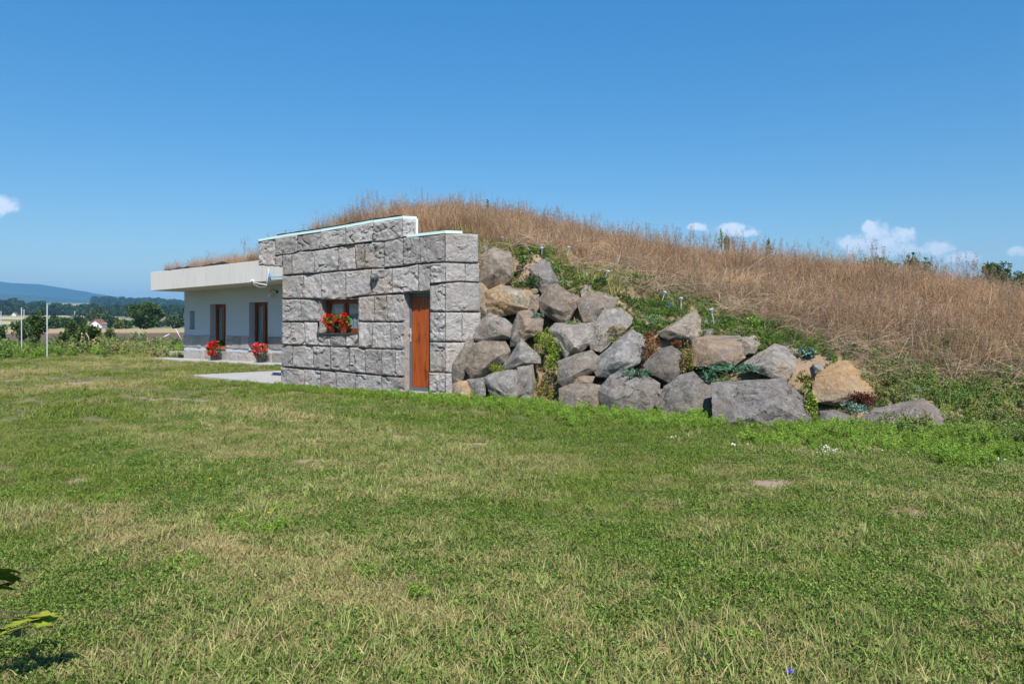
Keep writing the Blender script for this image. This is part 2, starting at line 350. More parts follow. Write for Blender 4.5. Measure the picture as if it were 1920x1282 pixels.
# ---------------------------------------------------------------- far hills
m = Mat('wooded_hills', 1., .05); c = m.mix(m.noise(.0035, 5), (.030, .052, .018), (.058, .085, .03)); c = m.mix(m.ramp(m.noise(.0018, 4, vec=m.vec((1, 3, 1))), .6, .66, 0, .7), c, (.15, .16, .075)); m.color(c); m.bump(m.noise(.02, 6, .7), 1., 25.); HILLM = m.m
def ridge(name, pts, d, depth, zb, label):
    xs = np.arange(pts[0][0], pts[-1][0] + .1, 6.0); ys = np.interp(xs, [p[0] for p in pts], [p[1] for p in pts])
    prof = [(-1.0, 0.0), (-.82, .16), (-.62, .38), (-.42, .62), (-.25, .82), (-.1, .96), (0, 1.0), (.3, .9), (.7, .5), (1.0, 0.0)]
    V = []
    for t, hgt in prof:
        for i, xx in enumerate(xs):
            y = d + t * depth + (vnoise(xx, t * 300, 160, 4, 3) - .5) * depth * .25
            zt = EYE + (HZ - ys[i]) / F * d; z = zb + (zt - zb) * hgt * (1 + (vnoise(xx, t * 400, 60, 6, 3) - .5) * (.35 if 0 < hgt < 1 else .04))
            V.append(((xx - 960) / F * d + t * depth * .1, y, z))
    n = len(xs); Fc = [(i * n + j, i * n + j + 1, (i + 1) * n + j + 1, (i + 1) * n + j) for i in range(len(prof) - 1) for j in range(n - 1)]
    o = add(name, np_mesh(name, V, np.array(Fc)), HILLM); o.data.polygons.foreach_set('use_smooth', [True] * len(o.data.polygons)); setp(o, label, None, None, 'structure')
ridge('hills', [(-700, 545), (-500, 520), (-250, 535), (-120, 527), (0, 530.5), (75, 533), (94, 537), (131, 544.5), (178, 550), (225, 558), (262, 565), (296, 564.5), (326, 568), (360, 574), (480, 579), (700, 582), (1000, 580), (1400, 575), (1800, 570), (2300, 560), (2800, 565)], 5200, 900, 45, 'long blue wooded hill on the horizon')
ridge('hills', [(-700, 562), (-300, 557), (-60, 556), (0, 554), (24, 552.5), (75, 555), (110, 559), (150, 564.5), (182, 573), (210, 578), (400, 582)], 3900, 500, 42, 'lower dark wooded ridge in front of the long hill')

# ================================================================ mound
HC = {  # height of the mound along v, for several u
 -17.2: [(4, 3.2), (6, 3.25), (10, 3.1), (14, 2.2), (20, .2), (26, -.3)],
 -14: [(4, 3.25), (6, 3.4), (10, 3.6), (15, 2.6), (22, .2), (26, -.3)],
 -11: [(4, 3.35), (5, 3.5), (7, 3.85), (10, 4.0), (15, 3.0), (23, .1), (26, -.3)],
 -8: [(4, 3.5), (5, 3.85), (6.5, 4.4), (10, 4.55), (15, 3.3), (24, .1), (27, -.3)],
 -5: [(0, 3.2), (1, 3.42), (2, 3.6), (4, 4.05), (6, 4.35), (10, 4.5), (16, 3.2), (24, .1), (27, -.3)],
 -2: [(0, 3.15), (1, 3.4), (2, 3.7), (4, 4.1), (6, 4.3), (10, 4.4), (16, 3.2), (24, .1), (27, -.3)],
 -.6: [(0, 3.0), (.5, 3.05), (1, 3.2), (2, 3.5), (4, 4.0), (6, 4.2), (10, 4.3), (16, 3.0), (24, .1), (27, -.3)],
 .3: [(-.45, -.3), (-.25, 0), (0, .35), (.4, 1.3), (.8, 2.4), (1.2, 2.85), (2, 3.25), (4, 3.75), (6, 4.05), (10, 4.1), (16, 2.8), (24, 0), (27, -.3)],
 1.2: [(-.5, -.3), (-.15, 0), (.2, .7), (.5, 1.35), (.9, 2.15), (1.4, 2.7), (2, 3.0), (3.5, 3.45), (6, 3.75), (10, 3.8), (16, 2.5), (24, 0), (27, -.3)],
 2.4: [(-.6, -.3), (-.1, 0), (.25, .6), (.7, 1.25), (1.2, 1.9), (1.8, 2.3), (3.5, 3.0), (6, 3.45), (10, 3.5), (16, 2.3), (24, 0), (27, -.3)],
 3.6: [(-.6, -.3), (-.1, 0), (.25, .55), (.7, 1.0), (1.2, 1.4), (1.8, 1.75), (3.5, 2.55), (6, 3.2), (10, 3.3), (16, 2.1), (24, 0), (27, -.3)],
 5.4: [(-.6, -.3), (-.05, 0), (.3, .5), (.8, .9), (1.3, 1.18), (2, 1.5), (3.5, 2.15), (6, 2.8), (10, 2.95), (16, 1.9), (24, 0), (27, -.3)],
 7.0: [(-.6, -.3), (-.05, 0), (.35, .35), (.8, .62), (1.3, .85), (2, 1.1), (3.5, 1.7), (6, 2.45), (10, 2.6), (16, 1.6), (24, 0), (27, -.3)],
 8.4: [(-.4, -.3), (.4, -.02), (1, .22), (2, .55), (3.5, 1.25), (6, 2.1), (10, 2.3), (16, 1.4), (24, 0), (27, -.3)],
 9.6: [(.2, -.2), (1, -.02), (2, .28), (3.5, .9), (5, 1.45), (7, 1.85), (10, 2.0), (16, 1.2), (24, 0), (27, -.3)],
 12: [(1.5, -.2), (2.5, 0), (4, .4), (7, 1.2), (10, 1.4), (16, .8), (24, -.1), (27, -.3)],
 15: [(3, -.2), (5, 0), (8, .5), (11, .6), (16, .2), (24, -.2), (27, -.3)],
 18: [(3, -.3), (27, -.3)]}
HU = sorted(HC)
_VG = np.arange(-2, 28, .1)
def _low(u, r): return r - np.interp(u, [-7, -5, -4, -3, -2, -1, .4, 1.2, 4, 5.6, 8, 10], [0, -.2, -.06, .16, .32, .60, .72, .62, .46, .30, .14, .14]) * np.clip((_VG - 1.6) / 2.6, 0, 1) * np.clip(r / 1.2, 0, 1)
_TAB = np.array([np.interp(_VG, [p[0] for p in HC[u]], [p[1] for p in HC[u]]) for u in HU])
_TAB = np.array([_low(u, r) for u, r in zip(HU, _TAB)])
_TAB = np.array([np.convolve(np.pad(r, 2, 'edge'), np.ones(5) / 5, 'valid') for r in _TAB])
def H(u, v):
    u = np.clip(np.asarray(u, float), HU[0], HU[-1]); v = np.clip(np.asarray(v, float), -2, 27.8)
    k = np.clip(np.searchsorted(HU, u, 'right') - 1, 0, len(HU) - 2); hu = np.array(HU)
    t = (u - hu[k]) / (hu[k + 1] - hu[k]); t = t * t * (3 - 2 * t) * .5 + t * .5
    q = (v + 2) / .1; i = np.clip(q.astype(int), 0, len(_VG) - 2); f = q - i
    a = _TAB[k, i] * (1 - f) + _TAB[k, i + 1] * f; b = _TAB[k + 1, i] * (1 - f) + _TAB[k + 1, i + 1] * f
    return a * (1 - t) + b * t
def recess(u, v):                          # soil lies back behind the faces of the boulders
    return .48 * np.clip((np.asarray(u) - .2) / .4, 0, 1) * np.clip((8.9 - np.asarray(u)) / .8, 0, 1) * np.clip((np.interp(u, [0, 1.2, 2.4, 3.6, 5.4, 7, 9], [2.0, 2.0, 1.8, 1.7, 1.6, 1.4, .6]) - np.asarray(v)) / .6, 0, 1)
def Hn(u, v): return H(u, np.asarray(v) - recess(u, v)) + (vnoise(u, v, 1.1, 12, 3) - .5) * .2 * np.clip((np.asarray(v) + .2) / 1.0, 0, 1)
def back_of_wall(u):                       # v where soil may begin
    return np.where(u < -4.62, 4.55, np.where(u < .39, .34, np.where(u < 1.22, .34 + (u - .39) * .72, -1)))
gu = np.arange(-17.0, 18.01, .13); gv = np.arange(-.6, 27.01, .13)
U, Vv = np.meshgrid(gu, gv, indexing='ij'); Zm = Hn(U, Vv)
ok = Vv >= back_of_wall(U)
V = np.stack([OX + TX * U + NX * Vv, OY + TY * U + NY * Vv, Zm], -1).reshape(-1, 3); nu, nv = len(gu), len(gv)
i, j = np.meshgrid(np.arange(nu - 1), np.arange(nv - 1), indexing='ij')
k = ok[:-1, :-1] & ok[1:, :-1] & ok[:-1, 1:] & ok[1:, 1:] & (Zm[:-1, :-1] > -.2)
i = i[k]; j = j[k]
me = np_mesh('earth_mound', V, np.stack([i * nv + j, i * nv + j + 1, (i + 1) * nv + j + 1, (i + 1) * nv + j], -1)[:, ::-1])
bm = bmesh.new(); bm.from_mesh(me); bmesh.ops.delete(bm, geom=[x for x in bm.verts if not x.link_faces], context='VERTS'); bm.to_mesh(me); bm.free()
me.polygons.foreach_set('use_smooth', [True] * len(me.polygons))
setp(add('earth_mound', me, SOIL), kind='structure')
def mound_hit(px, py, ymin=8.0):           # first point of the mound on a sight line
    r = (px - 960) / F; s = (HZ - py) / F
    y = np.arange(ymin, 40, .02); x = r * y; z = EYE + s * y
    u = (x - OX) * TX + (y - OY) * TY; v = (x - OX) * NX + (y - OY) * NY
    g = np.where((v > -.6), np.maximum(H(u, v), 0), 0); g = np.where((u < .3) & (v < .3), 0, g)
    w = np.nonzero(z <= g)[0]
    q = y[w[0]] if len(w) else 18.0
    return Vector((r * q, q, EYE + s * q))

# ================================================================ house
house = empty('house', W(-2, 0, 0))
setp(house, 'low earth-covered house with grey stone-block front, red-brown door and pale plastered wing', 'house')
K1 = lambda cx, cy: (470 + cx / 3.0533, 360 + cy / 3.0524)
uB = .39; PB = W(uB, 0, 0); D2 = Vector((.985, .17)).normalized(); N2 = (-D2[1], D2[0])    # the front turns at uB
_a = on_v(*K1(868, 300), 0); uA = UV(_a[0], _a[1])[0]; PA = W(uA, 0, 0)                     # and the upper parapet at uA
def FP(cx, cy, out=0., bend=None):
    px, py = K1(cx, cy); v = -out
    if bend == 'B': p = plane_hit(px, py, (PB[0] + N2[0] * -out, PB[1] + N2[1] * -out), N2)
    elif bend == 'A': p = plane_hit(px, py, (PA[0] + N2[0] * -out, PA[1] + N2[1] * -out), N2)
    else: p = on_v(px, py, v)
    return p
def line(pts): xs = [p[0] for p in pts]; ys = [p[1] for p in pts]; return lambda x: float(np.interp(x, xs, ys))
T0 = line([(45, 280), (200, 252), (400, 224), (545, 200), (700, 172), (870, 149), (945, 153)])
B0 = line([(45, 374), (140, 368), (180, 361), (240, 356), (270, 343), (400, 330), (545, 306), (700, 286), (770, 284), (870, 262), (945, 258)])
T1R = line([(870, 262), (900, 256), (1000, 246), (1110, 234), (1300, 240)])
B1 = line([(140, 430), (180, 480), (235, 475), (365, 468), (500, 453), (600, 447), (655, 440), (760, 437), (875, 427), (960, 412), (1115, 402), (1230, 406), (1308, 408)])
B2 = line([(175, 613), (300, 611), (405, 616), (445, 619), (545, 613), (615, 600), (700, 591), (860, 581), (905, 577), (1027, 572)])
B2R = line([(1027, 528), (1110, 520), (1200, 513), (1310, 520)])
B3 = line([(175, 745), (315, 742), (400, 744), (617, 741), (700, 743), (910, 743)])
B4 = line([(175, 876), (310, 878), (460, 885), (545, 886), (610, 886), (625, 893), (700, 896), (860, 901), (912, 898)])
SL = line([(380, 812), (617, 812)])
B5 = line([(172, 1001), (310, 1010), (460, 1023), (500, 1026), (655, 1041), (750, 1051), (830, 1056), (912, 1062)])
B6 = line([(170, 1120), (310, 1133), (490, 1148), (750, 1170), (912, 1182)])
R3 = line([(1025, 685), (1300, 686)]); R4 = line([(1025, 856), (1300, 858)]); R5 = line([(1020, 1030), (1300, 1040)]); R6 = line([(1020, 1196), (1300, 1215)])
C_ = lambda y: (lambda x: y)
rows = [(C_(0), T0, B0, [140, 268, 398, 545, 700, 868]), (C_(0), T0, line([(45, 420), (140, 428)]), [45, 140]), (C_(0), B0, line([(140, 428), (182, 432)]), [140, 181]),
        (C_(0), B0, B1, [183, 235, 365, 503, 600, 653, 765, 873]), (C_(0), T1R, B1, [873, 968, 1112]),
        (C_(0), B1, B2, [181, 300, 402, 543, 690, 810, 960, 1027]), (C_(0), B1, B2R, [1027, 1113]),
        (C_(0), B2, B3, [180, 288, 400]), (C_(0), B2, B3, [617, 708, 780, 880]),
        (C_(0), B3, B4, [179, 230, 310, 384]), (C_(0), SL, B4, [384, 455, 545, 614]), (C_(0), B3, B4, [617, 697, 800, 880]),
        (C_(0), B4, B5, [177, 240, 358, 457, 565, 655, 750, 828, 880]), (C_(0), B5, B6, [174, 310, 400, 490, 600, 750, 880]),
        (C_(0), B2R, R3, [1027, 1113]), (C_(0), R3, R4, [1027, 1113]), (C_(0), R4, R5, [1026, 1113]), (C_(0), R5, R6, [1022, 1113])]
rowsB = [(T1R, B1, [1114, 1303]), (B1, B2R, [1114, 1228, 1309]), (B2R, R3, [1114, 1312]), (R3, R4, [1114, 1210, 1316]), (R4, R5, [1114, 1318]), (R5, R6, [1114, 1318])]
def block(x0, x1, top, bot, bend=None, proud=None, parent=None, name='stone_block', fn=None, gap=1.6, amp=1.0, sl=(0, 0)):
    """one rock-faced block: a pillowed, chiselled face with rounded edges running back to the joint"""
    proud = random.uniform(.018, .042) if proud is None else proud
    nx, ny = 28, 20; V = []; sd = random.uniform(0, 90)
    fn = fn or (lambda cx, cy, out: FP(cx, cy, out, bend))
    pln = [(random.uniform(-.012, .012), random.uniform(-1, 1) * .05, random.uniform(-1, 1) * .045) for _ in range(5)]
    pl2 = [(random.uniform(0, .02), random.uniform(-1, 1) * .05, random.uniform(-1, 1) * .05) for _ in range(4)]
    gx = gap * .18
    for jy in range(-1, ny + 2):
        for ix in range(-1, nx + 2):
            ring = ix in (-1, nx + 1) or jy in (-1, ny + 1)
            s = min(max(ix / nx, 0), 1); t = min(max(jy / ny, 0), 1)
            s = .5 - .5 * math.cos(math.pi * s) * .45 + (s - .5) * .55; t = .5 - .5 * math.cos(math.pi * t) * .45 + (t - .5) * .55
            xa = x0 + sl[0] * (t - .5); xb = x1 + sl[1] * (t - .5); cx = xa + gx + (xb - xa - 2 * gx) * s; a = top(cx) + gap * .8; b = bot(cx) - gap * .8; cy = a + (b - a) * t
            cx += mn.noise((cx * .07, cy * .07, sd)) * gap * 1.6 * (1 if s < .02 or s > .98 else 0); cy += mn.noise((cx * .08, cy * .03, sd + 9)) * gap * 3.0 * (1 if t < .02 or t > .98 else 0)
            if jy in (-1, ny + 1): out = -.07
            elif ring: out = -.004
            else:
                e = min(s, 1 - s) * (x1 - x0) / 100; f = min(t, 1 - t) * (b - a) / 100
                rx_ = 1 - (1 - min(e / .05, 1)) ** 2; ry_ = 1 - (1 - min(f / .075, 1)) ** 2; rim = min(.74 + .26 * rx_, ry_)
                q = (cx * .012 + sd, cy * .014, sd * .3); w1 = mn.noise((q[0] * 2.2, q[1] * 2.2, q[2] + 3)) * .35; ss = s + w1; tt = t + mn.noise((q[0] * 2.2, q[1] * 2.2, q[2] + 8)) * .35
                big = max(p0 + p1 * (ss - .5) + p2 * (tt - .5) for p0, p1, p2 in pln[:3]); big = min(big, min(p0 + p1 * (ss - .5) + p2 * (tt - .5) + .03 for p0, p1, p2 in pl2))
                rg = 1 - abs(mn.noise((q[0] * 1.6, q[1] * 1.6, q[2] + 20))) * 2; gou = max(0, rg - .80) * 5 * max(0, mn.noise((q[0] * .9, q[1] * .9, q[2] + 40)) + .1)
                fr = mn.fractal((cx * .06, cy * .065, sd), .9, 2.1, 5)
                out = -.035 + rim * (.035 + proud + amp * (1.6 * big - .085 * gou + .015 * fr))
            V.append(fn(cx, cy, out))
    n = nx + 3; Fc = [(j * n + i, (j + 1) * n + i, (j + 1) * n + i + 1, j * n + i + 1) for j in range(ny + 2) for i in range(nx + 2)]
    o = wpart(name, V, Fc, STONE, house, parent, True, 26)
    return o
for _, tp, bt, xs in rows:
    sl_ = [0] + [random.uniform(-9, 9) for _ in xs[1:-1]] + [0]
    for k_, (a, b) in enumerate(zip(xs[:-1], xs[1:])): block(a, b, tp, bt, sl=(sl_[k_], sl_[k_ + 1]))
block(869, 944, T0, B0, 'A')
for tp, bt, xs in rowsB:
    for a, b in zip(xs[:-1], xs[1:]): block(a, b, tp, bt, 'B', amp=.55)
# core of the wall behind the blocks, with the openings left free
def un(cx, cy): p = FP(cx, cy); u, v = UV(p[0], p[1]); return u, p[2]
wu0, wz1 = un(400, 617); wu1, _ = un(617, 700); _, wz0 = un(500, 806)
du0, dz1 = un(880, 580); du1, _ = un(1027, 700)
uL = un(180, 700)[0] + .015
mb = MB(); v0, v1 = .055, .36
mb.ubox(uL, wu0 - .005, v0, v1, -.1, 2.62); mb.ubox(wu0 - .005, wu1 + .005, v0, v1, -.1, wz0 - .05); mb.ubox(wu0 - .005, wu1 + .005, v0, v1, wz1 + .005, 2.62)
mb.ubox(wu1 + .005, du0 - .005, v0, v1, -.1, 2.62); mb.ubox(du0 - .005, du1 + .005, v0, v1, dz1 + .005, 2.62); mb.ubox(du1 + .005, uB, v0, v1, -.1, 2.62)
def bandtop(u): return None
zt = [(un(cx, T0(cx) + 6)) for cx in (47, 400, 868)]
poly = [(un(47, 300)[0] + .01, 2.80)] + [(uL, 2.80)] + [(uL, 2.62), (uA, 2.62)] + [zt[2], zt[1], (zt[0][0] + .01, zt[0][1])]
mb.prism([W(u, v0, z) for u, z in poly], [W(u, v1, z) for u, z in poly])
zr = [un(cx, T1R(cx) + 5)[1] for cx in (880, 1110)]
poly = [(uA, 2.62), (uB, 2.62), (uB, zr[1]), (uA, zr[0])]; mb.prism([W(u, v0, z) for u, z in poly], [W(u, v1, z) for u, z in poly])
def bwall(P, c0, c1, z0, zA, zB, d0, d1):
    a = FP(c0, 600, -d0, P); b = FP(c1, 600, -d0, P); a2 = FP(c0, 600, -d1, P); b2 = FP(c1, 600, -d1, P); s = lambda p, z: (p[0], p[1], z)
    mb.hexa([s(a, z0), s(b, z0), s(b2, z0), s(a2, z0)], [s(a, zA), s(b, zB), s(b2, zB), s(a2, zA)])
bwall('B', 1116, 1300, -.1, zr[1], FP(1300, 246, 0, 'B')[2], .055, .36)
bwall('A', 871, 942, 2.62, zt[2][1], FP(942, 160, 0, 'A')[2], .055, .36)
mb.build('wall_core', MORTAR, house)
# side of the stone part (towards the court) and its back parapet face
sidew = MB(); sidew.ubox(uL, uL + .3, v1, 5.47, -.1, 3.30); sidew.build('side_wall', STONE, house)
ov = MB(); ov.ubox(un(47, 300)[0] + .02, uL, v1, 1.3, 2.79, 3.28); ov.build('roof_overhang', STONE, house)
# aqua insulation caps along the tops
def cap(pts, bend, name, hgt=.05, back=.33, lift=0, mat=CAPF, outw=.035, nose=0):
    ring = []
    for cx, cy in pts:
        a = Vector(FP(cx, cy, outw, bend)); b = Vector(FP(cx, cy, -back, bend)); b.z = a.z; ring.append((a, b))
    mb = MB()
    for (a, b), (c, d) in zip(ring[:-1], ring[1:]):
        up = Vector((0, 0, hgt)); l = Vector((0, 0, lift)); mb.hexa([a + l, c + l, d + l, b + l], [a + up + l, c + up + l, d + up + l, b + up + l])
    return mb.build(name, mat, house)
off = 3
cap([(x, T0(x) + off) for x in (44, 200, 400)], None, 'roof_edge_board'); cap([(x, T0(x) + off) for x in (401, 545, 700)], None, 'roof_edge_board', .053)
cap([(x, T0(x) + off) for x in (701, 790, 869)], None, 'roof_edge_board', .05); cap([(x, T0(x) + off) for x in (870, 950)], 'A', 'roof_edge_board', .052)
cap([(x, T1R(x) + 2) for x in (893, 1000, 1112)], None, 'roof_edge_board'); cap([(x, T1R(x) + 2) for x in (1113, 1212)], 'B', 'roof_edge_board', .053)
a = Vector(FP(945, 153, .03, 'A')); b = Vector(FP(945, 240, .03, 'A')); dx = Vector((D2[0], D2[1], 0)) * .045; dn = Vector((N2[0], N2[1], 0)) * .3
MB().hexa([b, b + dx, b + dx + dn, b + dn], [a, a + dx, a + dx + dn, a + dn]).build('roof_edge_board', CAPF, house)
mb = MB()
xs = np.linspace(150, 866, 26)
for x0, x1 in zip(xs[:-1], xs[1:]):
    q = []
    for x in (x0, x1):
        h = .066 + .018 * mn.noise((x * .02, 0, 0)); A_ = Vector(FP(x, T0(x) + 3, -.10)); B_ = Vector(FP(x, T0(x) + 3, -.75)); B_.z = A_.z; q.append((A_ + Vector((0, 0, h)), B_ + Vector((0, 0, h + .03))))
    (a, b), (c, d) = q; t = Vector((0, 0, .012)); mb.hexa([a, c, d, b], [a + t, c + t, d + t, b + t])
mb.build('roof_membrane', MEMB, house)

# ---------------------------------------------------------------- stone-front window
def window(u0, u1, z0, z1, vf, fw, label, curtain=True, mull=True, mw=None):
    g = MB(); dpt = .07
    g.ubox(u0, u0 + fw, vf, vf + dpt, z0, z1); g.ubox(u1 - fw, u1, vf, vf + dpt, z0, z1); g.ubox(u0 + fw, u1 - fw, vf, vf + dpt, z0, z0 + fw); g.ubox(u0 + fw, u1 - fw, vf, vf + dpt, z1 - fw, z1)
    win = g.build('window', FRAMEW, house, bevel=.006); win['label'] = label
    um = (u0 + u1) / 2; mw = mw or fw
    MB().ubox(um - mw / 2, um + mw / 2, vf - .012, vf + dpt - .01, z0 + fw, z1 - fw).build('mullion', FRAMEW, house, win, bevel=.005)
    for a, b in ((u0 + fw, um - mw / 2), (um + mw / 2, u1 - fw)):
        sw = fw * .55; s = MB(); zz0, zz1 = z0 + fw, z1 - fw
        s.ubox(a, a + sw, vf + .012, vf + .05, zz0, zz1); s.ubox(b - sw, b, vf + .012, vf + .05, zz0, zz1); s.ubox(a + sw, b - sw, vf + .012, vf + .05, zz0, zz0 + sw); s.ubox(a + sw, b - sw, vf + .012, vf + .05, zz1 - sw, zz1)
        s.build('sash', FRAMEW, house, win)
        MB().ubox(a + sw, b - sw, vf + .028, vf + .034, zz0 + sw, zz1 - sw).build('pane', GLASS, house, win)
        k = 22; V = []
        for i in range(k + 1):
            t = i / k; wv = .012 * math.sin(t * 26 + a * 7); spread = .80
            for z, sh in ((zz0, 0), (zz0 + (zz1 - zz0) * .5, .0), (zz1, 0)): V.append(W(a + (b - a) * t, vf + .075 + wv, z))
        wpart('curtain', V, [(i * 3 + j, i * 3 + 3 + j, i * 3 + 4 + j, i * 3 + 1 + j) for i in range(k) for j in range(2)], CURT, house, win, True)
    r = MB(); r.ubox(u0, u1, vf + .5, vf + .52, z0 - .1, z1 + .1); r.ubox(u0 - .02, u0, vf + .075, vf + .5, z0, z1); r.ubox(u1, u1 + .02, vf + .075, vf + .5, z0, z1); r.ubox(u0, u1, vf + .075, vf + .5, z1, z1 + .02); r.ubox(u0, u1, vf + .075, vf + .5, z0 - .02, z0)
    r.build('room_behind', ROOM, house, win); return win
win = window(wu0, wu1, wz0, wz1, .17, .06, 'small red-brown window in the stone front')
MB().ubox(wu0 - .05, wu1 - .0, -.075, .17, wz0 - .045, wz0).build('sill', DARKSILL, house, win, bevel=.006)
# reveals in stone
rv = MB(); rv.ubox(wu0 - .012, wu0 - .002, -.02, .17, wz0, wz1); rv.ubox(wu0 - .01, wu1, -.01, .17, wz1 + .002, wz1 + .012); rv.build('window_reveal', STONE, house)
rv = MB(); rv.ubox(du0 - .012, du0 - .002, -.03, .20, -.05, dz1); rv.ubox(du0 - .01, du1, -.01, .2, dz1 + .002, dz1 + .012); rv.build('door_reveal', STONE, house)
# ---------------------------------------------------------------- door
vd_ = .15; dzb = .09
g = MB(); fw = .055
g.ubox(du0, du0 + fw, vd_, vd_ + .08, dzb, dz1); g.ubox(du1 - fw, du1, vd_, vd_ + .08, dzb, dz1); g.ubox(du0 + fw, du1 - fw, vd_, vd_ + .08, dz1 - fw * 1.3, dz1); g.ubox(du0 + fw, du1 - fw, vd_, vd_ + .08, dzb, dzb + fw * 1.3)
door = MB().ubox(du0 + fw, du1 - fw, vd_ + .045, vd_ + .075, dzb + fw * 1.3, dz1 - fw * 1.3).build('door', DOORW, house); door['label'] = 'red-brown door of upright varnished boards in a grey frame'
g.build('door_frame', GREYMET, house, door, bevel=.004)
nb = 7; bw = (du1 - du0 - 2 * fw) / nb
for i in range(nb):
    a = du0 + fw + bw * i; MB().ubox(a + .002, a + bw - .002, vd_ + .022, vd_ + .046, dzb + fw * 1.3 + .002, dz1 - fw * 1.3 - .002).build('board', DOORW, house, door, bevel=.004)
hz = un(920, 820)[1]; ha = du0 + .032
g = MB(); g.ubox(ha - .018, ha + .022, vd_ - .008, vd_, hz - .13, hz + .14)
g.tube([W(ha, vd_ - .005, hz + .05), W(ha, vd_ - .05, hz + .05), W(ha - .01, vd_ - .055, hz + .05), W(ha + .09, vd_ - .055, hz + .048)], .01, 8); g.tube([W(ha, vd_, hz - .05), W(ha, vd_ - .025, hz - .05)], .013, 10)
g.build('door_handle', STEEL, house, door, True, 40)
MB().ubox(du0, du1, .02, .36, -.1, dzb).build('threshold', SLAB, house, bevel=.008)

# ---------------------------------------------------------------- plastered wing
wl, wr, wv0 = -16.66, -4.40, 5.47
K2 = lambda cx, cy: (260 + cx / 4.58, 440 + cy / 4.579)
def wp(cx, cy, v=wv0): p = on_v(*K2(cx, cy), v); return UV(p[0], p[1])[0], p[2]
a0, zt1 = wp(612, 597); a1, _ = wp(748, 800); b0, zt2 = wp(947, 580); b1, _ = wp(1110, 800); n0, nz1 = wp(438, 655); n1, nz0 = wp(480, 803)
zs = .44
mb = MB(); v0, v1 = wv0, wv0 + .34; top = 2.86
xs = [wl, n0, n1, a0, a1, b0, b1, wr]
for q, (x0, x1) in enumerate(zip(xs[:-1], xs[1:])):
    if q == 1: mb.ubox(x0, x1, v0, v1, -.1, nz0); mb.ubox(x0, x1, v0, v1, nz1, top)
    elif q in (3, 5): mb.ubox(x0, x1, v0, v1, -.1, zs); mb.ubox(x0, x1, v0, v1, (zt1, 0, zt2)[q - 3], top)
    else: mb.ubox(x0, x1, v0, v1, -.1, top)
mb.build('wing_wall', WALLP, house)
e = MB(); e.ubox(wl, wl + .3, v1, 13.0, -.1, 2.9); e.build('wing_end_wall', WALLP, house)
MB().ubox(n0, n1, v0 + .2, v0 + .22, nz0, nz1).build('niche_back', WALLP, house); MB().ubox(n0 - .01, n1 + .01, v0 - .02, v0 + .2, nz0 - .03, nz0 - .002).build('niche_sill', DARKSILL, house)
for (p, q, zt_) in ((a0, a1, zt1), (b0, b1, zt2)):
    wn = window(p, q, zs, zt_, wv0 + .24, .075, 'tall red-brown two-leaf window in the plastered wing, %s' % ('far from the stone front' if p == a0 else 'next to the stone front'), mw=.12)
    MB().ubox(p + .005, q - .005, wv0 - .035, wv0 + .24, zs - .04, zs - .001).build('sill', DARKSILL, house, wn)
# plinth of two courses of smooth blocks
def plinth(u0, u1, z0, z1):
    fn = lambda s, t, out: W(u0 + (u1 - u0) * s / 100, wv0 - out, z1 + (z0 - z1) * t / 100)
    block(0, 100, C_(0), C_(100), fn=fn, gap=.7, amp=.45, proud=random.uniform(.022, .032), name='plinth_block')
def run(edges, z0, z1):
    for p, q in zip(edges[:-1], edges[1:]): plinth(p, q, z0, z1)
def split(p, q, n): return [p + (q - p) * (i / n + (random.uniform(-.12, .12) / n if 0 < i < n else 0)) for i in range(n + 1)]
run(split(wl, a0, 3), .47, .945); run(split(a1, b0, 3), .47, .945); run(split(b1, b1 + 2.2, 3), .47, .945); run(split(wl, b1 + 2.2, 11), 0.0, .465 - .06)
run(split(wl, a0, 2), .405, .47) if False else None
# flat roof slab with its fascia
r0, r1 = -16.72, -4.36; vf = 4.17; zb = lambda u: 2.57 + .0245 * (u - r0); zt_ = lambda u: 3.245 + .0255 * (u - r0)
mb = MB(); mb.hexa([W(r0, vf, zb(r0)), W(r1, vf, zb(r1)), W(r1, vf + .22, zb(r1)), W(r0, vf + .22, zb(r0))], [W(r0, vf, zt_(r0)), W(r1, vf, zt_(r1)), W(r1, vf + .22, zt_(r1)), W(r0, vf + .22, zt_(r0))]); mb.build('fascia', PLASTER, house, bevel=.012)
mb = MB(); mb.hexa([W(r0 + .01, vf + .22, zb(r0) + .004), W(r1, vf + .22, zb(r1) + .004), W(r1, wv0 + .4, zb(r1) + .004), W(r0 + .01, wv0 + .4, zb(r0) + .004)], [W(r0 + .01, vf + .22, zb(r0) + .25), W(r1, vf + .22, zb(r1) + .25), W(r1, wv0 + .4, zb(r1) + .25), W(r0 + .01, wv0 + .4, zb(r0) + .25)]); mb.build('soffit_slab', PLASTER, house)
mb = MB(); mb.hexa([W(r0, vf + .22, zb(r0)), W(r0 + .22, vf + .22, zb(r0)), W(r0 + .22, 13, zb(r0)), W(r0, 13, zb(r0))], [W(r0, vf + .22, zt_(r0) - .01), W(r0 + .22, vf + .22, zt_(r0) - .01), W(r0 + .22, 13, zt_(r0) - .01), W(r0, 13, zt_(r0) - .01)]); mb.build('fascia', PLASTER, house)
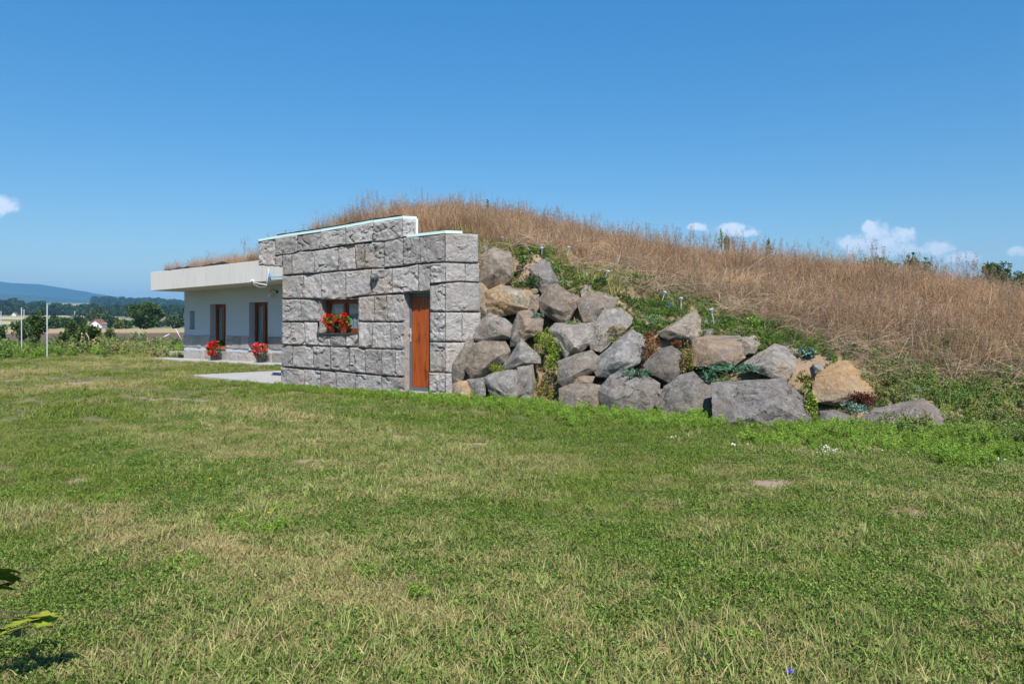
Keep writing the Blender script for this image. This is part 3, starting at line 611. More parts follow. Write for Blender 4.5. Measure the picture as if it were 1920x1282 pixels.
# loose black membrane along the roof edge
def rag(u0, u1, hmax, sd):
    k = 26; V = []
    for i in range(k + 1):
        u = u0 + (u1 - u0) * i / k
        for j, (dv, hh) in enumerate(((.02, .012), (.10, .10), (.24, .16), (.42, .03))):
            V.append(W(u, vf + dv + .05 * mn.noise((u * 3, j, sd)), zt_(u) + .008 + hh * hmax * (.35 + .9 * abs(mn.noise((u * 2.3, j * .7, sd)))) * math.sin(math.pi * (.08 + .84 * i / k)) ** .6))
    o = wpart('loose_membrane', V, [(i * 4 + j, i * 4 + 4 + j, i * 4 + 5 + j, i * 4 + 1 + j) for i in range(k) for j in range(3)], MEMB, house, None, True)
    s = o.modifiers.new('thick', 'SOLIDIFY'); s.thickness = .008
uu = lambda cx: UV(*on_v(*K2(cx, 280), vf)[:2])[0]
rag(uu(205), uu(500), .75, 2.); rag(uu(525), uu(745), .95, 6.)
# ================================================================ paving
def slab_poly(name, pts, z0, z1, mat, kind='structure', label=None):
    me = bpy.data.meshes.new(name); n = len(pts)
    V = [(p[0], p[1], z0) for p in pts] + [(p[0], p[1], z1) for p in pts]
    me.from_pydata(V, [], [tuple(range(n - 1, -1, -1)), tuple(range(n, 2 * n))] + [(i, (i + 1) % n, n + (i + 1) % n, n + i) for i in range(n)]); me.update()
    o = add(name, me, mat); setp(o, label, None, None, kind); m_ = o.modifiers.new('bevel', 'BEVEL'); m_.width = .01; m_.segments = 2; return o
g0 = ground_at(527, 724); g1 = ground_at(481, 719); g2 = ground_at(361, 706.5); g3 = ground_at(526, 698)
ub, vb = UV(g3[0], g3[1])
slab_poly('terrace_paving', [g0[:2], W(uL + .3, .1, 0)[:2], W(uL + .3, vb + .3, 0)[:2], g3[:2], g2[:2], g1[:2]][::1], -.1, .055, SLAB)
slab_poly('path', [W(-17.6, 4.75, 0)[:2], W(-4.4, 4.75, 0)[:2], W(-4.4, 5.44, 0)[:2], W(-17.6, 5.44, 0)[:2]], -.1, .06, SLAB)
pl = ground_at(318, 666)
for i, (dx, dy, dz, ln, rz) in enumerate(((0, 0, .03, 1.5, .1), (.25, .22, .03, 1.3, .02), (-.1, .12, .11, 1.45, .16))):
    g = MB(); c_, s_ = math.cos(rz), math.sin(rz); cx, cy = pl[0] + dx, pl[1] + dy
    q = [(cx + c_ * a - s_ * b, cy + s_ * a + c_ * b) for a, b in ((-ln / 2, -.1), (ln / 2, -.1), (ln / 2, .1), (-ln / 2, .1))]
    o = g.hexa([(*p, dz) for p in q], [(*p, dz + .06) for p in q]).build('plank', PLANK, None, bevel=.008)
    setp(o, ('weathered grey plank lying in front in the stack beyond the plastered wing', 'weathered grey plank lying behind in the stack beyond the plastered wing', 'weathered grey plank on top of the stack beyond the plastered wing')[i], 'plank', 'planks beyond the wing')

# ================================================================ fittings
p = FP(712, 488, 0.06); lamp = empty('wall_lamp', p); setp(lamp, 'round grey bulkhead lamp on the stone front above the window', 'lamp')
def disc(c, n, prof, k=20):
    g = MB(); c = Vector(c); n = Vector(n).normalized(); g.tube([c + n * (d + 1e-5 * i) for i, (r, d) in enumerate(prof)], [r for r, d in prof], k); return g
nf = (-NX, -NY, 0)
disc(p, nf, [(.075, -.03), (.082, .0), (.082, .06), (.062, .072)]).build('housing', LAMPG, lamp, smooth=True, sharp=35)
disc(Vector(p) + Vector(nf) * .07, nf, [(.058, 0), (.055, .022), (.036, .04), (.001, .046)]).build('diffuser', plain('lamp_lens', (.13, .145, .16), .35), lamp, smooth=True, sharp=40)
g = MB(); q = Vector(p) + Vector(nf) * .05; tv = Vector((TX, TY, 0))
g.tube([q + tv * .066 * math.cos(t) + Vector(nf) * (.05 * math.sin(t)) for t in np.linspace(0, math.pi, 9)], .006, 6); g.build('guard', LAMPG, lamp, smooth=True)
# gooseneck lamp on the wing
u_, z_ = wp(1190, 490); c_ = Vector(W(u_, wv0 - .005, z_)); gl_ = empty('wall_lamp', c_); setp(gl_, 'white bell lamp on a black gooseneck beside the window of the wing', 'lamp')
disc(c_, nf, [(.05, -.01), (.05, .012), (.03, .02)]).build('wall_plate', IRON, gl_, smooth=True, sharp=40)
left = -tv; n_ = Vector(nf)
path_ = [c_ + n_ * d + Vector((0, 0, h)) + left * s for d, h, s in ((.015, 0, 0), (.06, .05, .04), (.10, .08, .10), (.14, .06, .16), (.15, .0, .18), (.15, -.03, .18))]
MB().tube(path_, .009, 8).build('neck', IRON, gl_, smooth=True)
MB().lathe(path_[-1] + Vector((0, 0, -.14)), [(.085, 0), (.078, .03), (.05, .08), (.022, .125), (.018, .14)], 20).build('shade', WHITEM, gl_, smooth=True, sharp=50)
# satellite dish held off the side of the stone part
dc = Vector(on_v(*K2(1114, 362), 3.0)); dish = empty('satellite_dish', dc); setp(dish, 'small satellite dish seen edge-on, fixed between the stone front and the wing', 'dish')
dv = Vector((-.93, -.36, .06)).normalized(); aa = dv.orthogonal().normalized(); bb = dv.cross(aa); Rd = .26
V = []; Fc = []; nr_, nk = 6, 28
for i in range(nr_ + 1):
    r = Rd * i / nr_
    for k in range(nk): t = 2 * math.pi * k / nk; V.append(dc + (aa * math.cos(t) + bb * math.sin(t)) * r + dv * (.055 * (r / Rd) ** 2 - .03))
for i in range(nr_):
    for k in range(nk): Fc.append((i * nk + k, i * nk + (k + 1) % nk, (i + 1) * nk + (k + 1) % nk, (i + 1) * nk + k))
o = wpart('reflector', V, Fc, WHITEM, dish, None, True); s = o.modifiers.new('thick', 'SOLIDIFY'); s.thickness = .012
lnb = Vector(on_v(*K2(972, 398), 2.95)); low = dc + Vector((0, 0, -.24)) + dv * .03
MB().tube([low, low.lerp(lnb, .5) + Vector((0, 0, -.02)), lnb + Vector((0, 0, -.03))], .012, 8).build('feed_arm', WHITEM, dish, smooth=True)
g = MB(); ax = (dc - lnb).normalized(); g.tube([lnb - ax * .04, lnb + ax * .03, lnb + ax * .05, lnb + ax * .075], [.028, .028, .04, .04], 12); g.tube([lnb, lnb + Vector((0, 0, .06))], .022, 8); g.build('receiver_head', WHITEM, dish, smooth=True, sharp=40)
wa = Vector(W(uL, 3.15, dc.z + .03)); g = MB(); b0_ = dc - dv * .05
g.tube([b0_, b0_ - dv * .05, Vector((wa.x, wa.y, b0_.z + .02))], .018, 8); g.tube([b0_ + Vector((0, 0, -.10)), b0_ + Vector((0, 0, .10))], .024, 10); g.tube([b0_ + Vector((0, 0, -.08)), wa + Vector((0, 0, -.16))], .010, 6); g.build('bracket', BLUEM, dish, smooth=True)
g = MB(); cbl = [lnb + Vector((0, 0, -.03))]
for t in np.linspace(.1, 1, 8): cbl.append(lnb.lerp(low, t) + Vector((0, 0, -.03 - .09 * math.sin(t * math.pi))))
g.tube(cbl, .004, 5).build('cable', WHITEM, dish)
# cable stub at the far corner of the wing
cc = Vector(W(wl, wv0 + .05, 1.35)); g = MB(); g.tube([cc + Vector(q) for q in ((0, 0, 0), (-.15, 0, .08), (-.26, 0, .2), (-.14, 0, .26), (-.12, 0, .34), (-.05, 0, .62), (0, 0, .9))], .012, 6)
o = g.build('cable', IRON, None, smooth=True); setp(o, 'thin black cable looping off the far corner of the wing', 'cable')

# ================================================================ foliage builders
def rdirs(n, up=0.):
    d = RNG.normal(size=(n, 3)); d[:, 2] += up; return d / np.linalg.norm(d, axis=1, keepdims=True)
def leaves(P, D, L_, Wd, C, fold=.25):
    """leaf-shaped quads: base, side, tip, side"""
    n = len(P); P = np.asarray(P, float); D = np.asarray(D, float); L_ = np.broadcast_to(L_, (n,))[:, None]; Wd = np.broadcast_to(Wd, (n,))[:, None]
    r = RNG.normal(size=(n, 3)); S = np.cross(D, r); S /= np.linalg.norm(S, axis=1, keepdims=True) + 1e-9; Nn = np.cross(S, D)
    mid = P + D * L_ * .5 + Nn * L_ * fold * .3
    V = np.stack([P, mid + S * Wd * .5 + Nn * Wd * fold, P + D * L_, mid - S * Wd * .5 + Nn * Wd * fold], 1).reshape(-1, 3)
    Fq = np.arange(n * 4).reshape(n, 4); return V, Fq, np.repeat(np.asarray(C, float), 4, 0)
def blades(P, D, L_, Wd, C, bend, seg=3, tipc=None):
    """grass blades: tapered strips that bend over; C per blade"""
    n = len(P); P = np.asarray(P, float); D = np.asarray(D, float); L_ = np.broadcast_to(L_, (n,)); Wd = np.broadcast_to(Wd, (n,)); bend = np.broadcast_to(bend, (n,))
    a = RNG.uniform(0, 2 * np.pi, n); B = np.stack([np.cos(a), np.sin(a), np.zeros(n)], 1)
    S = np.cross(D, B); S /= np.linalg.norm(S, axis=1, keepdims=True) + 1e-9
    ring = []; cols = []
    for k in range(seg + 1):
        t = k / seg; ctr = P + D * (L_ * t)[:, None] + B * (bend * L_ * t * t)[:, None] - np.array([0, 0, 1.]) * (bend * L_ * t ** 3 * .45)[:, None]
        wd = Wd * (1 - t ** 1.5) * .5 + .0004
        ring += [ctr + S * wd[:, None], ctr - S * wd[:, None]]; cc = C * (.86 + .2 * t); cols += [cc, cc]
    V = np.stack(ring, 1); m_ = 2 * (seg + 1); Cc = np.stack(cols, 1).reshape(-1, 3)
    base = (np.arange(n) * m_)[:, None]
    Fq = np.concatenate([np.stack([base[:, 0] + 2 * k, base[:, 0] + 2 * k + 1, base[:, 0] + 2 * k + 3, base[:, 0] + 2 * k + 2], 1) for k in range(seg)], 0)
    return V.reshape(-1, 3), Fq, Cc
def join(*parts):
    V = []; Fq = []; C = []; k = 0
    for v, f, c in parts: V.append(v); Fq.append(f + k); C.append(c); k += len(v)
    return np.concatenate(V), np.concatenate(Fq), np.concatenate(C)
def pal(cols, n, var=.18):
    c = np.asarray(cols, float)[RNG.integers(0, len(cols), n)]; return np.clip(c * (1 + RNG.uniform(-var, var, (n, 1))) * (1 + RNG.uniform(-.06, .06, (n, 3))), 0, 1)
def fol(name, data, mat, parent=None, loc=None):
    V, Fq, C = data; return add(name, np_mesh(name, V, Fq, C), mat, parent, loc)
GEO = {}
def scatter(name, P, rot, scl, idx, dry, tone, variants, label):
    """one object of many alike small plants: points carrying turn, size and tint, each showing one of the variant meshes"""
    n = len(P); me = bpy.data.meshes.new(name); me.vertices.add(n); me.vertices.foreach_set('co', np.asarray(P, np.float32).ravel())
    for nm, ty, key, arr in (('rot', 'FLOAT_VECTOR', 'vector', rot), ('scl', 'FLOAT_VECTOR', 'vector', scl), ('idx', 'INT', 'value', idx), ('dry', 'FLOAT', 'value', dry), ('tone', 'FLOAT', 'value', tone)):
        a = me.attributes.new(nm, ty, 'POINT'); a.data.foreach_set(key, np.ascontiguousarray(arr, np.int32 if ty == 'INT' else np.float32).ravel())
    o = bpy.data.objects.new(name, me); COL.objects.link(o)
    ng = bpy.data.node_groups.new(name, 'GeometryNodeTree'); ng.interface.new_socket('Geometry', in_out='INPUT', socket_type='NodeSocketGeometry'); ng.interface.new_socket('Geometry', in_out='OUTPUT', socket_type='NodeSocketGeometry')
    nn = ng.nodes; gi = nn.new('NodeGroupInput'); go = nn.new('NodeGroupOutput'); iop = nn.new('GeometryNodeInstanceOnPoints'); g2i = nn.new('GeometryNodeGeometryToInstance')
    for v in variants:
        oi = nn.new('GeometryNodeObjectInfo'); oi.inputs['Object'].default_value = v; ng.links.new(oi.outputs['Geometry'], g2i.inputs[0])
    def at(nm, ty): a = nn.new('GeometryNodeInputNamedAttribute'); a.data_type = ty; a.inputs['Name'].default_value = nm; return a.outputs['Attribute']
    ng.links.new(gi.outputs[0], iop.inputs['Points']); ng.links.new(g2i.outputs[0], iop.inputs['Instance']); iop.inputs['Pick Instance'].default_value = True
    ng.links.new(at('idx', 'INT'), iop.inputs['Instance Index']); ng.links.new(at('rot', 'FLOAT_VECTOR'), iop.inputs['Rotation']); ng.links.new(at('scl', 'FLOAT_VECTOR'), iop.inputs['Scale'])
    ng.links.new(iop.outputs[0], go.inputs[0])
    md = o.modifiers.new('scatter', 'NODES'); md.node_group = ng
    setp(o, label, None, None, 'stuff'); return o
def source(name, data, mat):
    V, Fq, C = data; me = np_mesh(name, V, Fq, C); me.materials.append(mat); return bpy.data.objects.new(name, me)
def upright(n, tilt=.12): return np.stack([RNG.normal(0, tilt, n), RNG.normal(0, tilt, n), RNG.uniform(0, 6.283, n)], 1)

# ================================================================ flowers in pots
def flower_heads(P, r, cols, n=26):
    parts = []
    for p in P:
        d = rdirs(n, .5); rr = r * RNG.uniform(.8, 1.15)
        parts.append(leaves(np.asarray(p) + d * rr * .45, (d + rdirs(n) * .7) / np.linalg.norm(d + rdirs(n) * .7, axis=1, keepdims=True), rr * .75, rr * .7, pal(cols, n)))
    return join(*parts)
GREENL = [(.05, .13, .02), (.09, .20, .03), (.15, .27, .05), (.04, .09, .02)]
REDS = [(.62, .012, .012), (.70, .03, .015), (.52, .006, .010), (.72, .06, .03)]
def pot_plant(name, base, pot_prof, potmat, centre, rad3, nleaf, leafl, nheads, headr, cols, label, cat='flower pot', potk=16, group=None):
    t = empty(name, base); setp(t, label, cat, group); MB().lathe(base, pot_prof, potk).build('pot', potmat, t, smooth=True, sharp=45)
    c = np.array(centre) - np.array(base); d = rdirs(nleaf, .2); rr = RNG.uniform(.45, 1.0, (nleaf, 1)) ** .6
    P = c + d * rr * np.array(rad3); D = d + rdirs(nleaf) * .9; D /= np.linalg.norm(D, axis=1, keepdims=True)
    fol('leaves', leaves(P, D, leafl * RNG.uniform(.7, 1.3, nleaf), leafl * .85, pal(GREENL, nleaf)), LEAF, t)
    g = MB(); b = Vector(base)
    for k in range(9):
        e = Vector(c) + Vector(d[k]) * min(rad3) * .7; g.tube([b + Vector((0, 0, pot_prof[-1][1] * .8)), b + e * .6 + Vector((0, 0, pot_prof[-1][1] * .4)), b + e], .004, 5)
    g.build('stems', plain('stem_green', (.10, .16, .04), .7), t)
    dh = rdirs(nheads, .15); dh[:, 0] -= .1; dh[:, 1] -= .45; dh /= np.linalg.norm(dh, axis=1, keepdims=True)
    fol('blossoms', flower_heads(c + dh * np.array(rad3) * RNG.uniform(.9, 1.15, (nheads, 1)), headr, cols), PETAL, t)
    return t
wz = wz0 + .002
def wsp(cx, dv): p = on_v(590 + cx / 14.24, 600, dv); return UV(p[0], p[1])[0]
for cx, mt, nm, lab, nh, cxx in ((760, TERRA, 'geranium_pot', 'red geraniums in an orange terracotta pot on the sill of the stone front', 11, 800), (510, MAROON, 'geranium_pot', 'red geraniums in a dark maroon pot, left on the sill of the stone front', 11, 520)):
    u_ = wsp(cx, .035); b_ = W(u_, .035, wz)
    pot_plant(nm, b_, [(.055, 0), (.06, .01), (.075, .085), (.082, .087), (.082, .115), (.07, .115)], mt, W(u_ + (.02 if mt is TERRA else -.03), .0, wz + .235), (.17, .13, .125), 170, .06, nh, .052, REDS, lab, 'geranium', group='geraniums on the window sill')
for (p_, q_, cx, lab) in ((a0, a1, 400, 'dark pot of trailing red petunias by the wing window farther from the stone front'), (b0, b1, 477, 'dark pot of trailing red and pink petunias by the wing window nearer the stone front')):
    bp = ground_at(cx, 678.5 if cx == 400 else 683.5); u_, v_ = UV(bp[0], bp[1]); b_ = W(u_, 5.12, .06)
    pot_plant('petunia_pot', b_, [(.09, 0), (.11, .02), (.14, .23), (.15, .24), (.15, .27), (.13, .27)], DARKPOT, (b_[0], b_[1], .44), (.21, .20, .26), 380, .055, 26, .056, REDS if cx == 400 else REDS + [(.78, .16, .20), (.75, .22, .26)], lab, 'flower pot', group='petunia pots along the wing')
    d_ = empty('planter', W(q_ - .45, wv0 + .06, zs)); setp(d_, 'orange terracotta window box on the sill %s' % ('of the wing window farther from the stone front' if cx == 400 else 'of the wing window nearer the stone front'), 'planter', 'terracotta window boxes')
    g = MB(); u0_, u1_ = q_ - .62, q_ - .06; va, vb_ = wv0 + .0, wv0 + .17
    g.hexa([W(u0_ + .02, va + .02, zs + .002), W(u1_ - .02, va + .02, zs + .002), W(u1_ - .02, vb_ - .02, zs + .002), W(u0_ + .02, vb_ - .02, zs + .002)], [W(u0_, va, zs + .14), W(u1_, va, zs + .14), W(u1_, vb_, zs + .14), W(u0_, vb_, zs + .14)]); g.build('box', TERRA, d_, bevel=.006)
    n = 90; P = np.array([W(RNG.uniform(u0_ - .05, u1_ - .15), wv0 + RNG.uniform(-.02, .12), zs + .14 + RNG.uniform(0, .14)) for _ in range(n)]) - np.array(d_.location); D = rdirs(n, .6)
    fol('leaves', leaves(P, D, .07, .055, pal(GREENL, n)), LEAF, d_)

# ================================================================ boulders
K4 = lambda x, y: (830 + x / 3.4657, 420 + y / 3.4649); K5 = lambda x, y: (1100 + x / 3.205, 420 + y / 3.205); K6 = lambda x, y: (1450 + x / 2.670, 420 + y / 2.671); K0 = lambda x, y: (x, y)
GR = (.25, .238, .222); BR = (.255, .225, .192); DK = (.185, .175, .165); LG = (.30, .288, .27); TN = (.295, .265, .222)
BLD = [
 (K4, [(230,125),(300,122),(325,150),(280,190),(232,192)], DK, 0, 'small flat dark stone tucked against the top of the stone front'),
 (K4, [(240,210),(330,165),(440,190),(457,270),(445,350),(390,395),(285,418),(245,370)], BR, .15, 'tall brown boulder, highest of the big ones, next to the wall top'),
 (K4, [(100,420),(180,390),(250,388),(290,430),(285,540),(302,590),(225,603),(165,560),(125,500)], TN, .2, 'tan boulder leaning on the wall beside the ochre one'),
 (K4, [(283,440),(375,403),(520,420),(585,450),(560,550),(470,570),(380,600),(310,590),(285,520)], (.36,.315,.24), .75, 'pale boulder with a bright ochre face, upper left of the pile'),
 (K4, [(570,465),(625,460),(635,540),(600,575),(555,555)], BR, .2, 'small brown stone wedged right of the ochre-faced boulder'),
 (K4, [(567,285),(625,250),(690,260),(745,370),(690,450),(640,440),(600,380)], GR, 0, 'slanting grey slab of rock in the upper middle of the pile'),
 (K4, [(610,243),(690,218),(722,245),(690,265),(640,260)], LG, 0, 'small rounded stone just above the slanting grey slab'),
 (K4, [(625,490),(690,410),(740,398),(870,480),(862,540),(800,640),(760,640),(650,575)], (.22,.185,.155), .1, 'large diamond-shaped dark brown boulder in the upper middle'),
 (K4, [(870,495),(960,450),(1075,445),(1138,490),(1110,540),(1050,570),(990,635),(920,630),(900,570)], BR, .12, 'flat-topped brown boulder right of the diamond-shaped one'),
 (K4, [(835,340),(860,305),(935,300),(975,330),(935,350),(880,372)], GR, 0, 'small wedge of grey rock on bare soil near the path lights'),
 (K4, [(897,245),(940,235),(990,265),(990,305),(930,303),(905,275)], LG, 0, 'small grey stone, highest on the soil above the boulders'),
 (K4, [(895,440),(925,395),(970,405),(985,440),(950,465),(905,467)], TN, .2, 'small pale tan stone above the flat-topped brown boulder'),
 (K4, [(187,680),(300,587),(400,620),(455,665),(445,740),(370,750),(270,775),(200,740)], GR, .1, 'peaked grey boulder below the tan and ochre ones'),
 (K4, [(490,570),(565,565),(650,620),(640,690),(590,720),(510,765),(480,700),(478,640)], (.30,.25,.215), .15, 'pinkish brown boulder left of the stonecrop cascade'),
 (K4, [(440,700),(480,610),(490,570),(500,700),(495,775),(440,790)], DK, 0, 'narrow upright dark stone left of the pinkish brown boulder'),
 (K4, [(385,935),(450,830),(510,755),(625,860),(630,905),(540,920),(430,945)], GR, 0, 'tent-shaped grey boulder left of the stonecrop cascade'),
 (K4, [(135,920),(215,785),(320,755),(400,770),(432,830),(400,900),(300,970),(240,1000),(190,1000)], BR, .12, 'big brown boulder in the second row near the stone front'),
 (K4, [(45,915),(110,800),(185,685),(195,780),(140,890),(135,1000),(80,1030)], TN, 0, 'thin slab standing upright against the wall right of the door'),
 (K4, [(70,1040),(110,1025),(160,1022),(200,1110),(190,1150),(95,1160),(65,1120)], (.36,.29,.22), .55, 'rusty tan stone in the bottom row, closest to the door'),
 (K4, [(162,1015),(275,1000),(275,1110),(240,1140),(200,1130)], GR, 0, 'squarish grey stone, second of the bottom row from the door'),
 (K4, [(275,1000),(345,960),(488,955),(485,1150),(440,1170),(340,1150),(300,1070)], LG, 0, 'broad smooth light grey boulder in the bottom row, third from the door'),
 (K4, [(490,935),(585,920),(600,1000),(600,1080),(570,1130),(490,1110)], LG, .1, 'upright grey block left of the foot of the stonecrop cascade'),
 (K4, [(515,1115),(590,1105),(590,1175),(535,1190),(510,1160)], GR, 0, 'small grey stone at the foot of the stonecrop cascade'),
 (K4, [(695,690),(740,650),(880,645),(1010,645),(970,760),(890,830),(800,862),(750,790)], LG, .1, 'large pale-veined boulder right of the stonecrop cascade'),
 (K5, [(25,690),(50,600),(110,520),(200,510),(270,570),(250,620),(180,640),(110,690),(90,760),(30,745)], LG, .1, 'long slanting pale boulder left of the red stonecrop'),
 (K4, [(760,890),(860,850),(960,825),(1005,865),(990,950),(900,960),(850,1010),(800,1065),(755,1020)], GR, .1, 'grey boulder with a soil pocket below the pale-veined one'),
 (K4, [(765,1070),(830,1045),(960,1035),(1030,1055),(1020,1170),(950,1210),(830,1225),(765,1200)], BR, .15, 'squat brown boulder in the bottom row right of the stonecrop cascade'),
 (K4, [(845,1000),(870,985),(985,990),(965,1030),(860,1042)], TN, .2, 'thin flat stone lying on the squat brown boulder'),
 (K5, [(60,870),(80,800),(170,730),(190,690),(270,640),(340,680),(345,760),(310,830),(240,870),(130,920),(70,905)], (.29,.285,.275), 0, 'rounded light grey boulder left of the dark red stonecrop'),
 (K5, [(345,850),(420,770),(510,735),(560,770),(605,830),(590,860),(520,930),(490,945),(430,905),(380,885)], DK, .05, 'dark pointed boulder in the middle, below the red stonecrop'),
 (K5, [(430,655),(560,580),(655,520),(690,590),(700,660),(640,720),(550,695),(470,685)], TN, .15, 'triangular lichen-spotted boulder below the path lights'),
 (K5, [(690,575),(735,550),(775,580),(765,620),(700,628)], LG, 0, 'small pale stone beneath the rightmost path light'),
 (K5, [(700,632),(755,630),(755,668),(705,665)], GR, 0, 'tiny grey stone between the triangular boulder and the rightmost path light'),
 (K5, [(637,770),(650,700),(720,670),(910,680),(945,740),(940,800),(880,845),(760,850),(650,850)], (.25,.215,.19), .3, 'big blocky boulder with a rusty brown hollow above the junipers'),
 (K5, [(920,685),(1010,672),(1050,720),(1010,775),(955,785)], TN, .15, 'tan stone on the right of the big blocky boulder'),
 (K5, [(885,640),(925,612),(950,630),(945,670),(900,672)], GR, 0, 'small grey stone in the weeds above the blocky boulder'),
 (K5, [(945,840),(1050,780),(1125,730),(1190,740),(1262,820),(1240,880),(1190,945),(1100,915),(1000,875)], LG, .25, 'roof-shaped grey boulder with a rusty flank right of the junipers'),
 (K5, [(1160,725),(1215,700),(1250,720),(1258,785),(1200,765)], LG, 0, 'small pale stone behind the roof-shaped boulder'),
 (K5, [(80,1000),(150,920),(230,890),(340,910),(400,950),(430,960),(435,1040),(400,1120),(270,1165),(150,1130),(90,1065)], GR, .05, 'rugged grey boulder in the bottom row under the smaller juniper'),
 (K5, [(425,1080),(480,980),(560,920),(640,895),(700,940),(760,990),(775,1080),(765,1180),(600,1170),(480,1150)], (.225,.21,.195), .05, 'broad dark grey boulder in the bottom row between the junipers'),
 (K0, [(1341,720),(1381,715),(1415,723),(1465,712),(1484,729),(1512,760),(1518,795),(1480,812),(1400,810),(1345,795)], (.225,.21,.20), 0, 'widest layered grey boulder of the bottom row, below the large juniper'),
 (K6, [(205,830),(230,755),(330,690),(400,695),(440,730),(570,745),(590,780),(520,860),(400,880),(330,905),(230,885)], (.36,.29,.21), .72, 'large orange-stained boulder at the right end of the pile'),
 (K6, [(430,990),(520,925),(640,915),(740,882),(870,970),(900,1005),(790,1045),(680,1060),(500,1060)], (.22,.20,.185), .1, 'long low dark boulder, last of the bottom row on the right'),
 (K6, [(240,940),(300,930),(400,960),(430,1000),(350,1040),(245,1030)], GR, 0, 'low grey stone in the weeds below the orange-stained boulder'),
 (K6, [(640,850),(730,815),(760,850),(720,890),(650,895)], (.42,.40,.36), 0, 'pale whitish stone above the long low dark boulder'),
 (K6, [(195,700),(240,695),(255,735),(210,748)], LG, 0, 'small grey stone left of the orange-stained boulder'),
]
def convex_rock(name, pts, lift, col, label, seed):
    rnd = random.Random(seed)
    mx_ = sum(q[0] for q in pts) / len(pts); my_ = sum(q[1] for q in pts) / len(pts); pts = [(mx_ + (q[0] - mx_) * 1.09, my_ + (q[1] - my_) * 1.09) for q in pts]
    P = [mound_hit(*q) for q in pts]
    ym = sum(p.y for p in P) / len(P); base = sum(P, Vector()) / len(P)
    cxm = sum(q[0] for q in pts) / len(pts); cym = sum(q[1] for q in pts) / len(pts)
    eye = Vector((0, 0, EYE)); R = []
    for q, p in zip(pts, P):                                      # keep each corner near its own spot on the slope
        y = ym + max(-.30, min(.30, (p.y - ym) * .75)); R.append(Vector(((q[0] - 960) / F * y, y, EYE + (HZ - q[1]) / F * y)))
    c = sum(R, Vector()) / len(R); fd = (eye - c).normalized(); s = sum((p - c).length for p in R) / len(R)
    bm = bmesh.new(); Q = list(R)
    n = len(R)
    for i, p in enumerate(R):
        a = (p - c); Q.append(c + a * .82 - fd * s * rnd.uniform(.5, .8)); Q.append(c + a * .5 - fd * s * rnd.uniform(.9, 1.1))
    nr2 = rnd.choice((2, 3, 3, 4)); a0_ = rnd.uniform(0, n)                              # a few high corners make the broad facets
    for k in range(nr2):
        i = int(a0_ + k * n / nr2) % n; a = R[i] - c; f_ = rnd.uniform(.15, .62)
        Q.append(c + a * f_ + Vector((rnd.uniform(-1, 1), rnd.uniform(-1, 1), rnd.uniform(-1, 1))) * s * .1 + fd * s * rnd.uniform(.48, .85) * (1.15 - f_ * .7))
    for p in Q: bm.verts.new(p - c)
    r = bmesh.ops.convex_hull(bm, input=bm.verts)
    bmesh.ops.delete(bm, geom=[g for g in set(r['geom_interior'] + r['geom_unused']) if isinstance(g, bmesh.types.BMVert)], context='VERTS')
    bmesh.ops.dissolve_limit(bm, angle_limit=math.radians(8), verts=bm.verts, edges=bm.edges)
    bmesh.ops.bevel(bm, geom=list(bm.edges), offset=min(.009, s * .03), segments=2, profile=.6, affect='EDGES', clamp_overlap=True)
    bmesh.ops.triangulate(bm, faces=bm.faces)
    tgt = max(.034, s * .08)
    for _ in range(5):
        e = [x for x in bm.edges if x.calc_length() > tgt * 1.6]
        if not e or len(bm.faces) > 7000: break
        bmesh.ops.subdivide_edges(bm, edges=e, cuts=1); bmesh.ops.triangulate(bm, faces=[f for f in bm.faces if len(f.verts) > 3])
    bm.normal_update(); o3 = Vector((seed * 3.1, seed * 1.7, seed * .9)); ax = Vector((rnd.uniform(-.5, .5), rnd.uniform(-.5, .5), 1)).normalized()
    new = []
    for v in bm.verts:
        q = v.co + o3
        d = mn.fractal(q * 2.6, 1.0, 2.0, 4) * .013 + (mn.voronoi(q * 3.0)[0][0] - .35) * -.022 + min(mn.voronoi(q * 1.7 + Vector((7, 1, 3)))[0][1] - mn.voronoi(q * 1.7 + Vector((7, 1, 3)))[0][0], .25) * .03
        lay_ = (q.dot(ax) * 5.2 + mn.noise(q * 1.7) * 1.6); fl = lay_ - math.floor(lay_); st_ = (fl - .5) if fl < .85 else (.35 - (fl - .85) / .15 * .85)
        d += st_ * .017 * (0.4 + abs(mn.noise(q * 1.1 + Vector((5, 5, 5)))) * 2.2)
        new.append(v.co + v.normal * d * min(1, s * 1.9 + .12))
    for v, p in zip(bm.verts, new): v.co = p
    me = bpy.data.meshes.new(name); bm.to_mesh(me); bm.free()
    me.polygons.foreach_set('use_smooth', [True] * len(me.polygons)); me.set_sharp_from_angle(angle=math.radians(17))
    o = add(name, me, ROCK, None, c); k = rnd.uniform(.92, 1.1); o.color = (col[0] * k, col[1] * k, col[2] * k, lift); setp(o, label, 'boulder' if s > .17 else 'stone', 'boulders of the rockery')
for i, (K, pts, col, st, lab) in enumerate(BLD):
    big = len(pts) > 6; convex_rock('boulder' if big else 'stone', [K(*q) for q in pts], st, col, lab, i + 3)

